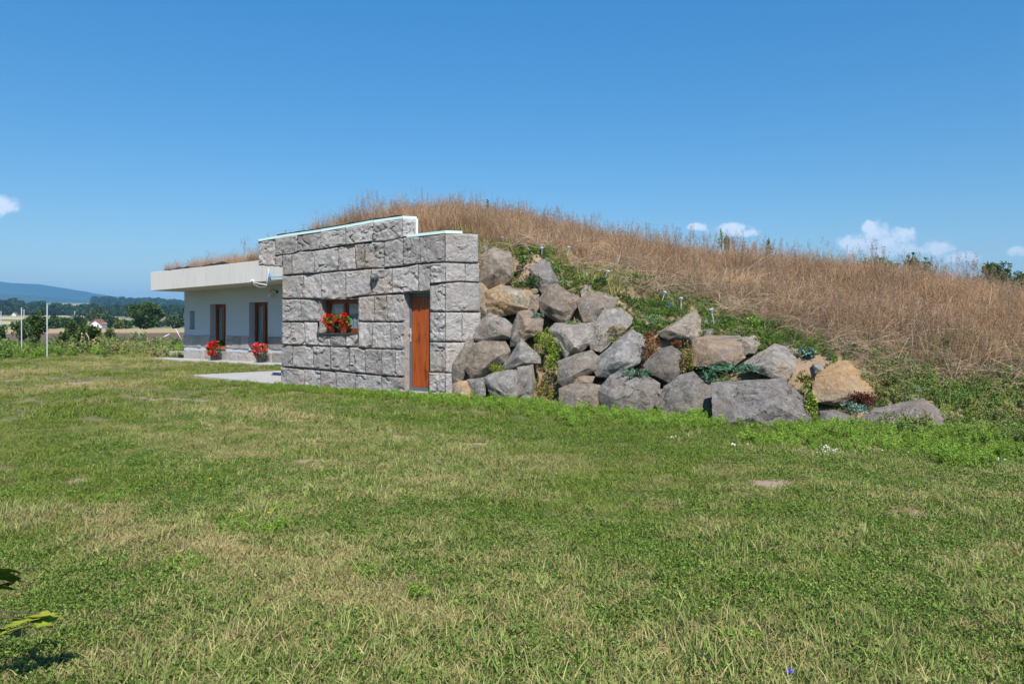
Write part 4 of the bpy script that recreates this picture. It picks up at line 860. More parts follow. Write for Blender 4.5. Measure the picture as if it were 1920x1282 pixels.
FILL = [(1150, 655, 7, 'under the long slanting pale boulder'), (1118, 690, 8, 'between the soil-pocket boulder and the rounded light grey one'), (1100, 735, 7, 'at the right end of the squat brown boulder'), (1237, 735, 8, 'between the two rugged bottom-row boulders'), (1290, 622, 6, 'above the blocky boulder beside the triangular one'),
        (948, 560, 6, 'below the ochre-faced boulder'), (1002, 545, 7, 'between the ochre-faced and the diamond-shaped boulders'), (900, 610, 6, 'under the tan boulder near the wall'), (1210, 590, 8, 'on the slope left of the triangular boulder'), (1195, 575, 5, 'high on the slope above the pale cushion'), (1080, 520, 6, 'left of the leaning path light'), (1225, 560, 6, 'beside the leaning path light on the soil patch'),
        (1465, 668, 7, 'above the roof-shaped boulder'), (1560, 690, 7, 'on the soil left of the orange-stained boulder'), (1545, 712, 6, 'touching the left side of the orange-stained boulder'), (1725, 745, 8, 'right of the blue-grey cushion plant'), (1385, 640, 6, 'left of the tan stone above the blocky boulder'), (1780, 790, 8, 'at the right tip of the long low dark boulder')]
for i, (px, py, r, where) in enumerate(FILL):
    rr = random.Random(500 + i); n_ = rr.choice((5, 6)); pts = [(px + math.cos(k * 6.283 / n_ + .3) * r * rr.uniform(.9, 1.5), py + math.sin(k * 6.283 / n_ + .3) * r * rr.uniform(.7, 1.0)) for k in range(n_)]
    convex_rock('stone', pts, .15, rr.choice((GR, BR, LG, TN, DK)), 'small angular stone ' + where, 200 + i)

# ================================================================ solar path lights
for px, py0, py1, ln, lab in ((942, 441, 456, .02, 'leftmost path light, half hidden in grass above the wall corner'), (1016, 460, 476, .0, 'path light in the weeds, second from the left'), (1063, 459, 483, -.03, 'path light third from the left, standing among green bushes'), (1132, 504, 523, -.10, 'leaning path light beside two small stones'),
                          (1237, 543, 571, -.08, 'leaning path light at the left of the bare soil patch'), (1277, 554, 578, .0, 'upright path light on the bare soil patch'), (1339, 575, 600, .05, 'rightmost path light above the small pale stone')):
    b = mound_hit(px, py1 + 3); b = b + (Vector((0, 0, EYE)) - b).normalized() * .12; t = empty('path_light', b); setp(t, lab, 'path light', 'solar path lights on the slope')
    h = max(.16, (py1 - py0) / F * b.y); lean = Vector((-ln * 1.2, 0, 0)); top = b + Vector((0, 0, h)) + lean * (h / .25); b2 = b - Vector((0, 0, .05))
    d = (top - b).normalized()
    MB().tube([b2, top - d * .07], .009, 8).build('stake', STEEL, t, smooth=True, sharp=50)
    MB().tube([top - d * .07, top - d * .068, top - d * .03], [.012, .026, .03], 14).build('lens', plain('clear_lens', (.25, .26, .27), .15), t, smooth=True, sharp=40)
    MB().tube([top - d * .03, top - d * .027, top - d * .008, top], [.03, .042, .040, .022], 16).build('cap', STEEL, t, smooth=True, sharp=40)
# ================================================================ rockery plants
PAL = {'yellow': [(0.312, 0.390, 0.052), (0.221, 0.325, 0.046), (0.416, 0.442, 0.078), (0.130, 0.221, 0.039)], 'green': [(0.091, 0.195, 0.039), (0.130, 0.260, 0.052), (0.058, 0.130, 0.029), (0.182, 0.286, 0.065)],
       'dark': [(0.052, 0.117, 0.033), (0.078, 0.156, 0.046), (0.039, 0.078, 0.026), (0.117, 0.169, 0.065)], 'bright': [(0.169, 0.338, 0.052), (0.234, 0.416, 0.065), (0.117, 0.247, 0.039)],
       'red': [(0.208, 0.046, 0.029), (0.312, 0.078, 0.039), (0.130, 0.039, 0.026), (0.260, 0.130, 0.052), (0.156, 0.156, 0.052)], 'darkred': [(0.143, 0.042, 0.031), (0.208, 0.065, 0.046), (0.091, 0.033, 0.026), (0.130, 0.091, 0.052)],
       'mixed': [(0.260, 0.338, 0.065), (0.286, 0.091, 0.039), (0.156, 0.234, 0.052), (0.364, 0.325, 0.078), (0.195, 0.065, 0.039)], 'blue': [(0.156, 0.260, 0.208), (0.221, 0.338, 0.273), (0.104, 0.182, 0.143), (0.286, 0.390, 0.325)],
       'juniper': [(0.091, 0.221, 0.143), (0.130, 0.286, 0.182), (0.065, 0.156, 0.104), (0.169, 0.312, 0.156)], 'pale': [(0.234, 0.338, 0.143), (0.312, 0.416, 0.182), (0.169, 0.260, 0.104)], 'dry': [(0.390, 0.273, 0.156), (0.286, 0.195, 0.117), (0.195, 0.208, 0.078)]}
def cushion(name, px, py, rx, ry, kind, label, cat, leafl=.035, n=None, group='rockery plants', style='leaf', lift=.0):
    c = mound_hit(px, py + ry * .4); sc_ = c.y / F; R = np.array([rx * sc_, max(.10, min(rx, ry) * sc_ * .8), ry * sc_])
    t = empty(name, c); setp(t, label, cat, group); n = n or int(np.clip(900 * R[0] * R[2] / leafl ** 2 * .012, 160, 2600))
    q = np.array((0, -.06, R[2] * .25 + lift))
    if style == 'leaf':
        nl = max(5, int(n / 60)); lc = rdirs(nl) * RNG.uniform(.25, .85, (nl, 1)); k = RNG.integers(0, nl, n)
        d = rdirs(n, .25); P = (lc[k] + d * RNG.uniform(.18, .42, (n, 1))) * R + q
        D = d + rdirs(n) * .8 + np.array([0, -.2, .35]); D /= np.linalg.norm(D, axis=1, keepdims=True)
        data = leaves(P, D, leafl * RNG.uniform(.6, 1.4, n), leafl * RNG.uniform(.5, .9, n), pal(PAL[kind], n, .3))
    else:                                                                     # juniper: arching feathery sprays
        parts = []; ns = max(14, int(n / 45))
        for s in range(ns):
            a = RNG.uniform(0, 6.283); ln = RNG.uniform(.55, 1.1); e = np.array([math.cos(a) * R[0], math.sin(a) * R[1] * 1.3 - .04, R[2] * RNG.uniform(-.2, .75)]) * ln; m_ = 34
            tt = RNG.uniform(.12, 1, m_)[:, None]; P = q + e * tt + np.array([0, 0, 1]) * (.35 * R[2] * np.sin(tt * 2.6)); D = e / np.linalg.norm(e) + rdirs(m_) * .75; D /= np.linalg.norm(D, axis=1, keepdims=True)
            parts.append(leaves(P, D, leafl * 1.5 * RNG.uniform(.6, 1.2, m_), leafl * .36, pal(PAL[kind], m_, .3)))
        data = join(*parts)
    fol('foliage', data, LEAF, t)
    g = MB()
    for k in range(5):
        a = k * 1.26; g.tube([c + Vector((0, 0, -.03)), c + Vector((math.cos(a) * R[0] * .3, math.sin(a) * R[1] * .3, R[2] * .2)), c + Vector((math.cos(a) * R[0] * .6, math.sin(a) * R[1] * .5 - .05, R[2] * .4))], [.012, .008, .004], 5)
    g.build('stems', BARK, t)
PL = [
 ('stonecrop', 1022, 634, 27, 24, 'yellow', 'yellow-green stonecrop cushion at the top of the cascade between boulders', 'stonecrop', .028),
 ('stonecrop', 1034, 668, 19, 36, 'yellow', 'yellow-green stonecrop hanging in the middle of the cascade', 'stonecrop', .028),
 ('stonecrop', 1024, 728, 24, 30, 'mixed', 'red and green stonecrop at the foot of the cascade', 'stonecrop', .028),
 ('creeping_plant', 985, 527, 36, 20, 'dark', 'dark green creeper hanging over the ochre-faced boulder', 'creeper', .03),
 ('stonecrop', 931, 688, 16, 14, 'yellow', 'small stonecrop tuft on the big brown boulder near the wall', 'stonecrop', .026),
 ('stonecrop', 1006, 588, 13, 12, 'blue', 'grey-green houseleek tuft under the diamond-shaped boulder', 'stonecrop', .026),
 ('stonecrop', 1070, 604, 17, 7, 'pale', 'pale green cushion between the diamond-shaped and pale-veined boulders', 'cushion plant', .022),
 ('juniper', 1192, 704, 40, 20, 'juniper', 'smaller blue-green juniper on the rugged grey boulder', 'juniper', .04),
 ('juniper', 1372, 694, 66, 22, 'juniper', 'large spreading blue-green juniper below the blocky boulder', 'juniper', .04),
 ('juniper', 1326, 712, 15, 26, 'juniper', 'dark juniper spray hanging between two bottom-row boulders', 'juniper', .035),
 ('stonecrop', 1221, 648, 22, 32, 'red', 'dark red stonecrop right of the rounded light grey boulder', 'stonecrop', .028),
 ('stonecrop', 1160, 627, 34, 16, 'mixed', 'red and yellow stonecrop band on the long slanting boulder', 'stonecrop', .026),
 ('stonecrop', 1283, 668, 14, 42, 'mixed', 'stonecrop strip between the dark pointed and blocky boulders', 'stonecrop', .026),
 ('stonecrop', 1270, 645, 18, 10, 'red', 'reddish stonecrop under the triangular boulder', 'stonecrop', .026),
 ('stonecrop', 1612, 738, 34, 19, 'darkred', 'dark red shrubby stonecrop on the orange-stained boulder', 'stonecrop', .03),
 ('stonecrop', 1662, 714, 20, 18, 'darkred', 'dark red stonecrop behind the orange-stained boulder', 'stonecrop', .03),
 ('cushion_plant', 1698, 726, 27, 14, 'blue', 'blue-grey cushion plant beside the pale whitish stone', 'cushion plant', .026),
 ('cushion_plant', 1594, 762, 40, 13, 'blue', 'blue-grey cushion plant below the orange-stained boulder', 'cushion plant', .028),
 ('ivy', 1518, 752, 16, 44, 'yellow', 'yellow-green creeper hanging right of the widest bottom boulder', 'creeper', .032),
 ('stonecrop', 1503, 704, 22, 18, 'mixed', 'red-green stonecrop right of the roof-shaped boulder', 'stonecrop', .028),
 ('rosette_plant', 1510, 662, 17, 13, 'blue', 'blue-green rosette plant on the soil above the roof-shaped boulder', 'rosette plant', .06),
 ('leafy_shrub', 1660, 682, 40, 22, 'green', 'leafy green bush above the orange-stained boulder', 'bush', .055),
 ('leafy_shrub', 1596, 660, 20, 26, 'dark', 'dark purple-green upright weed left of the leafy bush', 'weed', .04),
 ('leafy_shrub', 1203, 530, 32, 20, 'green', 'green bush on the slope above the bare soil patch', 'bush', .05),
 ('leafy_shrub', 1138, 476, 26, 18, 'pale', 'yellowish green bush high on the slope at the dry grass edge', 'bush', .05),
 ('leafy_shrub', 1318, 567, 26, 13, 'green', 'green leafy plant right of the upright path light', 'bush', .045),
 ('cushion_plant', 1357, 600, 15, 15, 'dark', 'round dark green cushion right of the rightmost path light', 'cushion plant', .02),
 ('leafy_shrub', 1413, 604, 22, 24, 'bright', 'bright green feathery weed on the slope above the tan stone', 'weed', .045),
 ('leafy_shrub', 1303, 530, 20, 15, 'bright', 'bright green weed at the edge of the dry grass', 'weed', .045),
 ('leafy_shrub', 1038, 448, 26, 14, 'green', 'green bush highest on the slope, at the dry grass', 'bush', .05),
 ('leafy_shrub', 1085, 474, 28, 16, 'green', 'broad green bush right of the third path light', 'bush', .05),
 ('leafy_shrub', 1118, 530, 28, 15, 'dark', 'dark green low bush below the leaning path light', 'bush', .045),
 ('cushion_plant', 1050, 505, 14, 9, 'green', 'small green cushion right of the slanting grey slab', 'cushion plant', .035),
 ('cushion_plant', 978, 488, 15, 7, 'green', 'small green cushion above the dark green creeper', 'cushion plant', .035),
 ('cushion_plant', 1057, 530, 12, 7, 'pale', 'pale green cushion beside the small pale tan stone', 'cushion plant', .03),
 ('cushion_plant', 1232, 600, 26, 12, 'pale', 'pale green cushion left of the triangular boulder', 'cushion plant', .022),
 ('cushion_plant', 1252, 574, 14, 9, 'blue', 'blue-green tuft on the bare soil patch', 'cushion plant', .04),
 ('dry_clump', 1172, 557, 17, 17, 'dry', 'brown dried clump above the long slanting boulder', 'dried plant', .05),
]
for a in PL: cushion(*a, style='juniper' if a[0] == 'juniper' else 'leaf')

def spike(px, pground, ptop, kind, label):
    b = mound_hit(px, pground); h = (pground - ptop) / F * b.y; t = empty('tall_weed', b); setp(t, label, 'weed', 'tall weeds on the crest')
    MB().tube([b - Vector((0, 0, .05)), b + Vector((.02, 0, h * .5)), b + Vector((.0, 0, h))], [.012, .008, .003], 6).build('stem', plain('weed_stem', (.10, .15, .05)), t)
    n = 90; tt = RNG.uniform(.25, 1, n)[:, None]; D = rdirs(n, .5); P = np.array([[0, 0, h]]) * tt + D * .05 * (1.2 - tt); fol('leaves', leaves(P, D, .10 * (1.25 - tt[:, 0]), .035, pal(PAL[kind], n, .25)), LEAF, t)
spike(1352, 485, 430, 'pale', 'yellowish weed standing on the crest left of the stone cap'); spike(914, 432, 374, 'dark', 'dark green spike standing above the dry grass on the crest'); spike(1441, 500, 448, 'dark', 'dark green spike on the crest right of the stone cap')
# ventilation cap peeping out of the grass on the crest
b = mound_hit(1363, 478); t = empty('vent_cap', b); setp(t, 'small brown stone cap peeping out of the dry grass on the crest', 'vent cap')
hh = (478 - 442) / F * b.y; rw = 5.0 / F * b.y
VC = plain('brown_stone', (.10, .08, .062), .9, 0, .1, .4, 30)
MB().lathe(b - Vector((0, 0, .05)), [(rw * .8, 0), (rw * .98, hh * .72 + .05)], 12).build('shaft', VC, t, smooth=True, sharp=40)
MB().lathe(b + Vector((0, 0, hh * .72)), [(rw * 1.05, 0), (rw * 1.08, hh * .06), (rw * .85, hh * .18), (rw * .45, hh * .27), (.005, hh * .3)], 12).build('cap', VC, t, smooth=True, sharp=40)

# ================================================================ grasses
def disk(n, r): a = RNG.uniform(0, 6.283, n); q = r * np.sqrt(RNG.uniform(0, 1, n)); return np.stack([np.cos(a) * q, np.sin(a) * q, np.zeros(n)], 1)
LG_ = [(.145, .225, .035), (.185, .26, .045), (.23, .29, .06), (.12, .185, .03), (.28, .31, .08)]
def lawn_src(k):
    n = 46; P = disk(n, .085); D = rdirs(n) * .55 + np.array([0, 0, 1]); D /= np.linalg.norm(D, axis=1, keepdims=True)
    return source('tuft', blades(P, D, RNG.uniform(.022, .055, n), RNG.uniform(.0028, .005, n), pal(LG_, n, .25), RNG.uniform(.1, .7, n), 2), GRASS)
def tall_src(k):
    n = 26; P = disk(n, .05); D = rdirs(n) * .38 + np.array([0, 0, 1]); D /= np.linalg.norm(D, axis=1, keepdims=True)
    return source('tall_tuft', blades(P, D, RNG.uniform(.05, .13, n), RNG.uniform(.004, .0075, n), pal([(.25, .31, .08), (.33, .36, .11), (.18, .25, .06), (.42, .39, .16)], n, .22), RNG.uniform(.15, .8, n), 3), GRASS)
def clover_src(k):
    n = 120; P = disk(n, .09); P[:, 2] = RNG.uniform(.004, .03, n); D = rdirs(n, .2)
    return source('clover', leaves(P, D, RNG.uniform(.008, .016, n), RNG.uniform(.005, .008, n), pal([(.13, .225, .042), (.175, .28, .055), (.10, .18, .035), (.22, .30, .07)], n, .25)), GRASS)
def feather_src(k):
    parts = []
    for s in range(12):
        a = RNG.uniform(0, 6.283); h = RNG.uniform(.07, .22); e = np.array([math.cos(a) * RNG.uniform(.02, .09), math.sin(a) * RNG.uniform(.02, .09), h]); b0_ = disk(1, .05)[0]; m_ = 46
        tt = RNG.uniform(.25, 1, m_)[:, None]; P = b0_ + e * tt; D = rdirs(m_) * np.array([1, 1, .4]) + np.array([0, 0, .25]); D /= np.linalg.norm(D, axis=1, keepdims=True)
        parts.append(leaves(P, D, RNG.uniform(.014, .036, m_), RNG.uniform(.006, .012, m_), pal([(.21, .37, .045), (.27, .43, .06), (.15, .29, .04), (.34, .46, .09)], m_, .22)))
        parts.append(blades(b0_[None], (e / np.linalg.norm(e))[None], h, .004, np.array([[.10, .17, .04]]), .05, 2))
    return source('feathery_weed', join(*parts), GRASS)
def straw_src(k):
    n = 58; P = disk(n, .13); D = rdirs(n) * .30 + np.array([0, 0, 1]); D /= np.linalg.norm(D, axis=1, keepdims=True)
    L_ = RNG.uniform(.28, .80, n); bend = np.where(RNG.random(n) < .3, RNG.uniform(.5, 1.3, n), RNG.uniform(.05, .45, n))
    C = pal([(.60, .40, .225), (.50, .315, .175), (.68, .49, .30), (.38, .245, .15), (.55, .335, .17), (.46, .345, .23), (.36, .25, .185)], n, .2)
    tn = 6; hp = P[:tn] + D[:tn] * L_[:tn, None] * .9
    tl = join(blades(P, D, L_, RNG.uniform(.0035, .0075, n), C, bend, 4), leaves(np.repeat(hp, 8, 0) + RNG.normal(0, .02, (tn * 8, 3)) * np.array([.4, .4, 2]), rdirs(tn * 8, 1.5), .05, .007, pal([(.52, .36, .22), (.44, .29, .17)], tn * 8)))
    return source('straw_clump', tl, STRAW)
def flat_straw_src(k):
    n = 50; P = disk(n, .2); P[:, 2] = RNG.uniform(.02, .22, n); D = rdirs(n) + np.array([0, -.3, .1]); D /= np.linalg.norm(D, axis=1, keepdims=True)
    return source('lodged_straw', blades(P, D, RNG.uniform(.25, .6, n), RNG.uniform(.004, .0075, n), pal([(.56, .42, .28), (.45, .32, .205), (.66, .53, .38), (.33, .24, .16)], n, .2), RNG.uniform(.1, .9, n), 3), STRAW)
def herb_src(k):
    parts = []
    for s in range(7):
        a = RNG.uniform(0, 6.283); h = RNG.uniform(.10, .30); e = np.array([math.cos(a) * .08, math.sin(a) * .08, h]); b0_ = disk(1, .07)[0]; m_ = 22
        tt = RNG.uniform(.15, 1, m_)[:, None]; P = b0_ + e * tt + RNG.normal(0, .012, (m_, 3)); D = rdirs(m_) + np.array([0, 0, .2]); D /= np.linalg.norm(D, axis=1, keepdims=True)
        parts.append(leaves(P, D, RNG.uniform(.03, .06, m_), RNG.uniform(.014, .026, m_), pal([(.09, .18, .04), (.125, .23, .05), (.065, .13, .033), (.18, .25, .07)], m_, .25)))
    return source('herb', join(*parts), GRASS)
def stalk_src(k):
    n = 9; P = disk(n, .16); D = rdirs(n) * .16 + np.array([0, 0, 1]); D /= np.linalg.norm(D, axis=1, keepdims=True); L_ = RNG.uniform(.65, 1.1, n)
    B_ = blades(P, D, L_, .006, pal([(.42, .28, .17), (.34, .23, .16), (.50, .37, .22)], n), RNG.uniform(.02, .18, n), 4); m_ = 26; i_ = np.repeat(np.arange(n), m_)
    t_ = RNG.uniform(.78, 1.0, n * m_)[:, None]; Q = P[i_] + D[i_] * L_[i_, None] * t_ + RNG.normal(0, .014, (n * m_, 3)); DD = D[i_] + rdirs(n * m_) * .6; DD /= np.linalg.norm(DD, axis=1, keepdims=True)
    return source('seed_stalks', join(B_, leaves(Q, DD, .035, .008, pal([(.30, .19, .14), (.24, .16, .125), (.40, .27, .17), (.45, .34, .22)], n * m_))), STRAW)
SRC = dict(stalk=[stalk_src(i) for i in range(3)], lawn=[lawn_src(i) for i in range(4)], tall=[tall_src(i) for i in range(3)], clover=[clover_src(i) for i in range(3)], feather=[feather_src(i) for i in range(4)], straw=[straw_src(i) for i in range(5)], flat=[flat_straw_src(i) for i in range(3)], herb=[herb_src(i) for i in range(4)])

# ---- lawn
def wedge(n, r0, r1, ex=1.0, half=.76):
    r = (r0 ** ex + RNG.uniform(0, 1, n) * (r1 ** ex - r0 ** ex)) ** (1 / ex); s = RNG.uniform(-half, half, n); return s * r, r
def blocked(x, y, pad=0.):
    u, v = UV(x, y); h = (u > uL - .05 - pad) & (u < .45) & (v > -.10 - pad); h |= (u < -4.3) & (u > -17.7) & (v > 4.72 - pad)
    h |= (u >= .4) & (u < 8.2) & (v > -.05) ; h |= (H(u, v) > .03) & (v > -.5) & (u > 0)
    tx, ty = [g0, W(uL + .3, .1, 0), W(uL + .3, vb + .3, 0), g3, g2, g1], None
    ins = np.zeros(len(x), bool); q = tx
    for a, b in zip(q, q[1:] + q[:1]):
        c = ((a[1] > y) != (b[1] > y)) & (x < (b[0] - a[0]) * (y - a[1]) / ((b[1] - a[1]) if abs(b[1] - a[1]) > 1e-9 else 1e-9) + a[0]); ins ^= c
    return h | ins
def lawn_layer(name, label, srcs, n, r0, r1, ex, smin, smax, mode, half=.76):
    x, y = wedge(n, r0, r1, ex, half)
    n2 = int(n * .5); r2 = (r0 ** 1.15 + RNG.uniform(0, 1, n2) * (r1 ** 1.15 - r0 ** 1.15)) ** (1 / 1.15); x2 = RNG.choice([-1, 1], n2) * (half * r2 + RNG.uniform(0, 3.6 if r1 < 20 else 9, n2))   # the lawn goes on to both sides
    x = np.concatenate([x, x2]); y = np.concatenate([y, r2]); n = len(x); k = ~blocked(x, y)
    k &= RNG.uniform(0, 1, n) > soil_mask(x, y) * .88
    z1 = vnoise(x, y, 2.6, 21, 3); z2 = vnoise(x, y, .7, 22, 3); z3 = vnoise(x, y, .25, 23, 2); u, v = UV(x, y)
    band = vnoise(u, v * 9, 7, 27, 3)
    near = np.clip((5.2 + .3 * x - y) / 2.0, 0, 1)                                  # the drier strip nearest the viewer
    lush = np.clip(1 - np.abs(v + .7) / 1.1, 0, 1) * (u > -6)                        # watered edge along the house
    if mode == 'lawn':
        k &= RNG.uniform(0, 1, n) < np.clip(.35 + 1.3 * (z2 - .25), .25, 1)
        dry = np.clip((z1 - .44) * 2.2 + (z3 - .5) * 1.1 + (band - .5) * 1.0 + .14 + near * .16 + np.clip(-x / 4 + .1, 0, .34) * (y < 6) - lush * .6, 0, .88)
    elif mode == 'clover':
        k &= RNG.uniform(0, 1, n) < np.clip((z1 - .36) * 3 + (.5 - band) * 3 + np.clip((x + 1.5) / 6, -.45, .5), .10, 1); dry = np.clip((z3 - .62) * 1.6 + .05, 0, .5)
    else:
        k &= RNG.uniform(0, 1, n) < np.clip((z1 * .5 + z2 * .5 - .47) * 7 + near * .2 - .2, 0, 1); dry = np.clip((z3 - .5) * 1.2 + .05, 0, .6)
    x, y, dry, z2, z1 = x[k], y[k], dry[k], z2[k], z1[k]; m_ = len(x)
    s = RNG.uniform(smin, smax, m_) * (.8 + .5 * z2); P = np.stack([x, y, ter(x, y) - .004], 1)
    scatter(name, P, upright(m_), np.stack([s, s, s * RNG.uniform(.75, 1.2, m_)], 1), RNG.integers(0, len(srcs), m_), dry, RNG.uniform(.68, 1.13, m_) * (.84 + .30 * z1), srcs, label); return m_
c1 = lawn_layer('lawn_grass', 'short patchy green and straw lawn in front of the house', SRC['lawn'], 26000, 2.4, 11, 1.25, .8, 1.35, 'lawn')
c2 = lawn_layer('lawn_grass', 'short lawn farther off towards the fence and the house', SRC['lawn'], 26000, 11, 40, 1.3, 1.3, 2.1, 'lawn', .74)
c3 = lawn_layer('lawn_clover', 'low dark green knotweed and clover in the lawn', SRC['clover'], 24000, 2.4, 15, 1.35, .8, 1.5, 'clover')
c4 = lawn_layer('lawn_tall_grass', 'taller yellowish grass tufts in the lawn', SRC['tall'], 8000, 2.4, 10, 1.1, .45, 1.1, 'tall')
c5 = lawn_layer('lawn_tall_grass', 'taller pale grass tufts in the farther lawn', SRC['tall'], 5000, 10, 34, 1.4, .9, 1.5, 'tall', .74)
# ---- bright weeds along the foot of the rocks
def uvpts(n, u0, u1, v0, v1): u = RNG.uniform(u0, u1, n); v = RNG.uniform(v0, v1, n); return u, v
def feather_layer(n, u0, u1, v0, v1, dens, smin, smax, srcs, name, label, drymax=.1, tone=(.8, 1.15), mound=False):
    u, v = uvpts(n, u0, u1, v0, v1); k = RNG.uniform(0, 1, n) < dens(u, v); u, v = u[k], v[k]; x = OX + TX * u + NX * v; y = OY + TY * u + NY * v
    z = np.maximum(Hn(u, v), ter(x, y)) if mound else ter(x, y); m_ = len(u); s = RNG.uniform(smin, smax, m_)
    scatter(name, np.stack([x, y, z - .01], 1), upright(m_, .15), np.stack([s, s, s * RNG.uniform(.8, 1.3, m_)], 1), RNG.integers(0, len(srcs), m_), RNG.uniform(0, drymax, m_), RNG.uniform(*tone, m_), srcs, label)
feather_layer(6500, -1.4, 9.5, -2.4, .1, lambda u, v: np.clip(1.05 - np.abs(v + .5) / (.35 + .13 * np.clip(u, 0, 8)) + (vnoise(u, v, .55, 32, 3) - .5) * 3.2, 0, 1) ** 1.3 * np.clip((u + 1.6) / 1.6, 0, 1), .28, .85, SRC['feather'], 'feathery_weeds', 'bright green feathery weeds along the foot of the boulders')
feather_layer(1500, -4.4, .5, -.7, -.08, lambda u, v: np.clip(.9 + (v + .1) * 1.2, 0, 1), .25, .55, SRC['feather'], 'edge_weeds', 'low green weeds along the foot of the stone front', tone=(.7, 1.0))
feather_layer(4600, 6.5, 14, -.8, 4.0, lambda u, v: np.clip((u - 7.2) / 1.2 + (vnoise(u, v, .8, 33) - .5), 0, 1) * np.clip((v + 2.2 - .12 * u) * .8, 0, 1), .3, .85, SRC['herb'] + SRC['feather'], 'bank_weeds', 'dark green weeds on the bank right of the boulders', tone=(.75, 1.2), drymax=.45, mound=True)
for px, py, r in ((455, 985, .30), (520, 960, .2), (690, 1070, .16), (340, 1060, .14), (200, 935, .13), (770, 1110, .16), (1700, 850, .5), (1840, 840, .5), (460, 968, .25)):
    pass
wx, wy, ws = [], [], []
for px, py, r, n in ((475, 990, .20, 34), (440, 975, .14, 16), (520, 960, .12, 10), (690, 1070, .08, 7), (340, 1060, .10, 10), (200, 937, .12, 9), (770, 1110, .08, 8), (240, 918, .08, 5), (1385, 1195, .06, 6), (1820, 1075, .08, 5), (90, 690, .8, 20), (30, 925, .1, 5)):
    g = ground_at(px, py)
    for _ in range(n): q = disk(1, r)[0]; wx.append(g[0] + q[0] * 1.3); wy.append(g[1] + q[1]); ws.append(RNG.uniform(.35, .7))
wx = np.array(wx); wy = np.array(wy); ws = np.array(ws); m_ = len(wx)
scatter('lawn_weeds', np.stack([wx, wy, ter(wx, wy) - .006], 1), upright(m_, .2), np.stack([ws, ws, ws * .6], 1), RNG.integers(0, 4, m_), RNG.uniform(0, .1, m_), RNG.uniform(.8, 1.15, m_), SRC['feather'], 'bright green leafy weeds scattered in the lawn')
# ---- mound: tall dry grass
def edge_v(u): return np.interp(u, [-18, -4.6, -4.5, .3, 1.2, 2.4, 3.6, 5.4, 7, 8.4, 9.6, 12, 16], [4.75, 4.75, .75, .9, 1.9, 2.6, 2.9, 2.15, 1.5, 1.9, 2.5, 3.8, 6])
def mound_pts(n, vmax=11):
    u, v = uvpts(n, -17, 16, .3, vmax); return u, v
u, v = mound_pts(15500, 11.5); n = len(u); e = edge_v(u) + (vnoise(u, v, .9, 41, 3) - .5) * 1.3
k = (v > e) & (v > back_of_wall(u) + .12) & (H(u, v) > .25) & (RNG.uniform(0, 1, n) < np.clip(1.35 - (v - 6) * .14, .25, 1)) & (RNG.uniform(0, 1, n) < np.where(u < -9, .75, 1)); u, v = u[k], v[k]
x = OX + TX * u + NX * v; y = OY + TY * u + NY * v; n = len(u); zn = vnoise(u, v, 1.6, 42, 3)
s = RNG.uniform(.55, 1.0, n) * (.62 + .6 * zn) * np.where(u < -5, .78, 1.0) * np.where(u < -.4, 1.12, np.clip(.45 + (v - edge_v(u)) * .45, .5, 1)) * np.where(RNG.random(n) < .06, 1.35, 1); s3 = np.stack([s, s, s * RNG.uniform(.8, 1.1, n)], 1)
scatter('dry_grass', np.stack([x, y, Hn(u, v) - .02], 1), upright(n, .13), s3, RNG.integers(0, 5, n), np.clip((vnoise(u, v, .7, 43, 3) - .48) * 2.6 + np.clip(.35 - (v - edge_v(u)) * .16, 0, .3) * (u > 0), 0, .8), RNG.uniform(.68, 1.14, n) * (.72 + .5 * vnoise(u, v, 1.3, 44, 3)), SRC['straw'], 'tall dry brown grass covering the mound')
u, v = mound_pts(4800, 9); n = len(u); e = edge_v(u) + (vnoise(u, v, .9, 41, 3) - .5) * 1.3 - .15
k = (v > e) & (v > back_of_wall(u) + .2) & (H(u, v) > .2) & (u > .2) & (RNG.uniform(0, 1, n) < np.clip(1.2 - (v - e) * .35, 0, 1)); u, v = u[k], v[k]
x = OX + TX * u + NX * v; y = OY + TY * u + NY * v; n = len(u); s = RNG.uniform(.6, 1.2, n)
scatter('lodged_grass', np.stack([x, y, Hn(u, v)], 1), upright(n, .25), np.stack([s, s, s], 1), RNG.integers(0, 3, n), np.clip((vnoise(u, v, .6, 45, 3) - .45) * 1.4, 0, .7), RNG.uniform(.7, 1.1, n), SRC['flat'], 'flattened dry grass along the lower edge of the mound')
u, v = mound_pts(1500, 10); n = len(u); k = (v > edge_v(u) + .4) & (v > back_of_wall(u) + .2) & (H(u, v) > .3) & (RNG.uniform(0, 1, n) < np.clip((vnoise(u, v, 1.2, 48, 2) - .42) * 5, 0, 1)); u, v = u[k], v[k]
x = OX + TX * u + NX * v; y = OY + TY * u + NY * v; n = len(u); s = RNG.uniform(.55, 1.0, n)
scatter('seed_stalks', np.stack([x, y, Hn(u, v) - .02], 1), upright(n, .12), np.stack([s, s, s], 1), RNG.integers(0, 3, n), RNG.uniform(0, .5, n), RNG.uniform(.7, 1.1, n), SRC['stalk'], 'tall brown seed stalks rising above the dry grass')
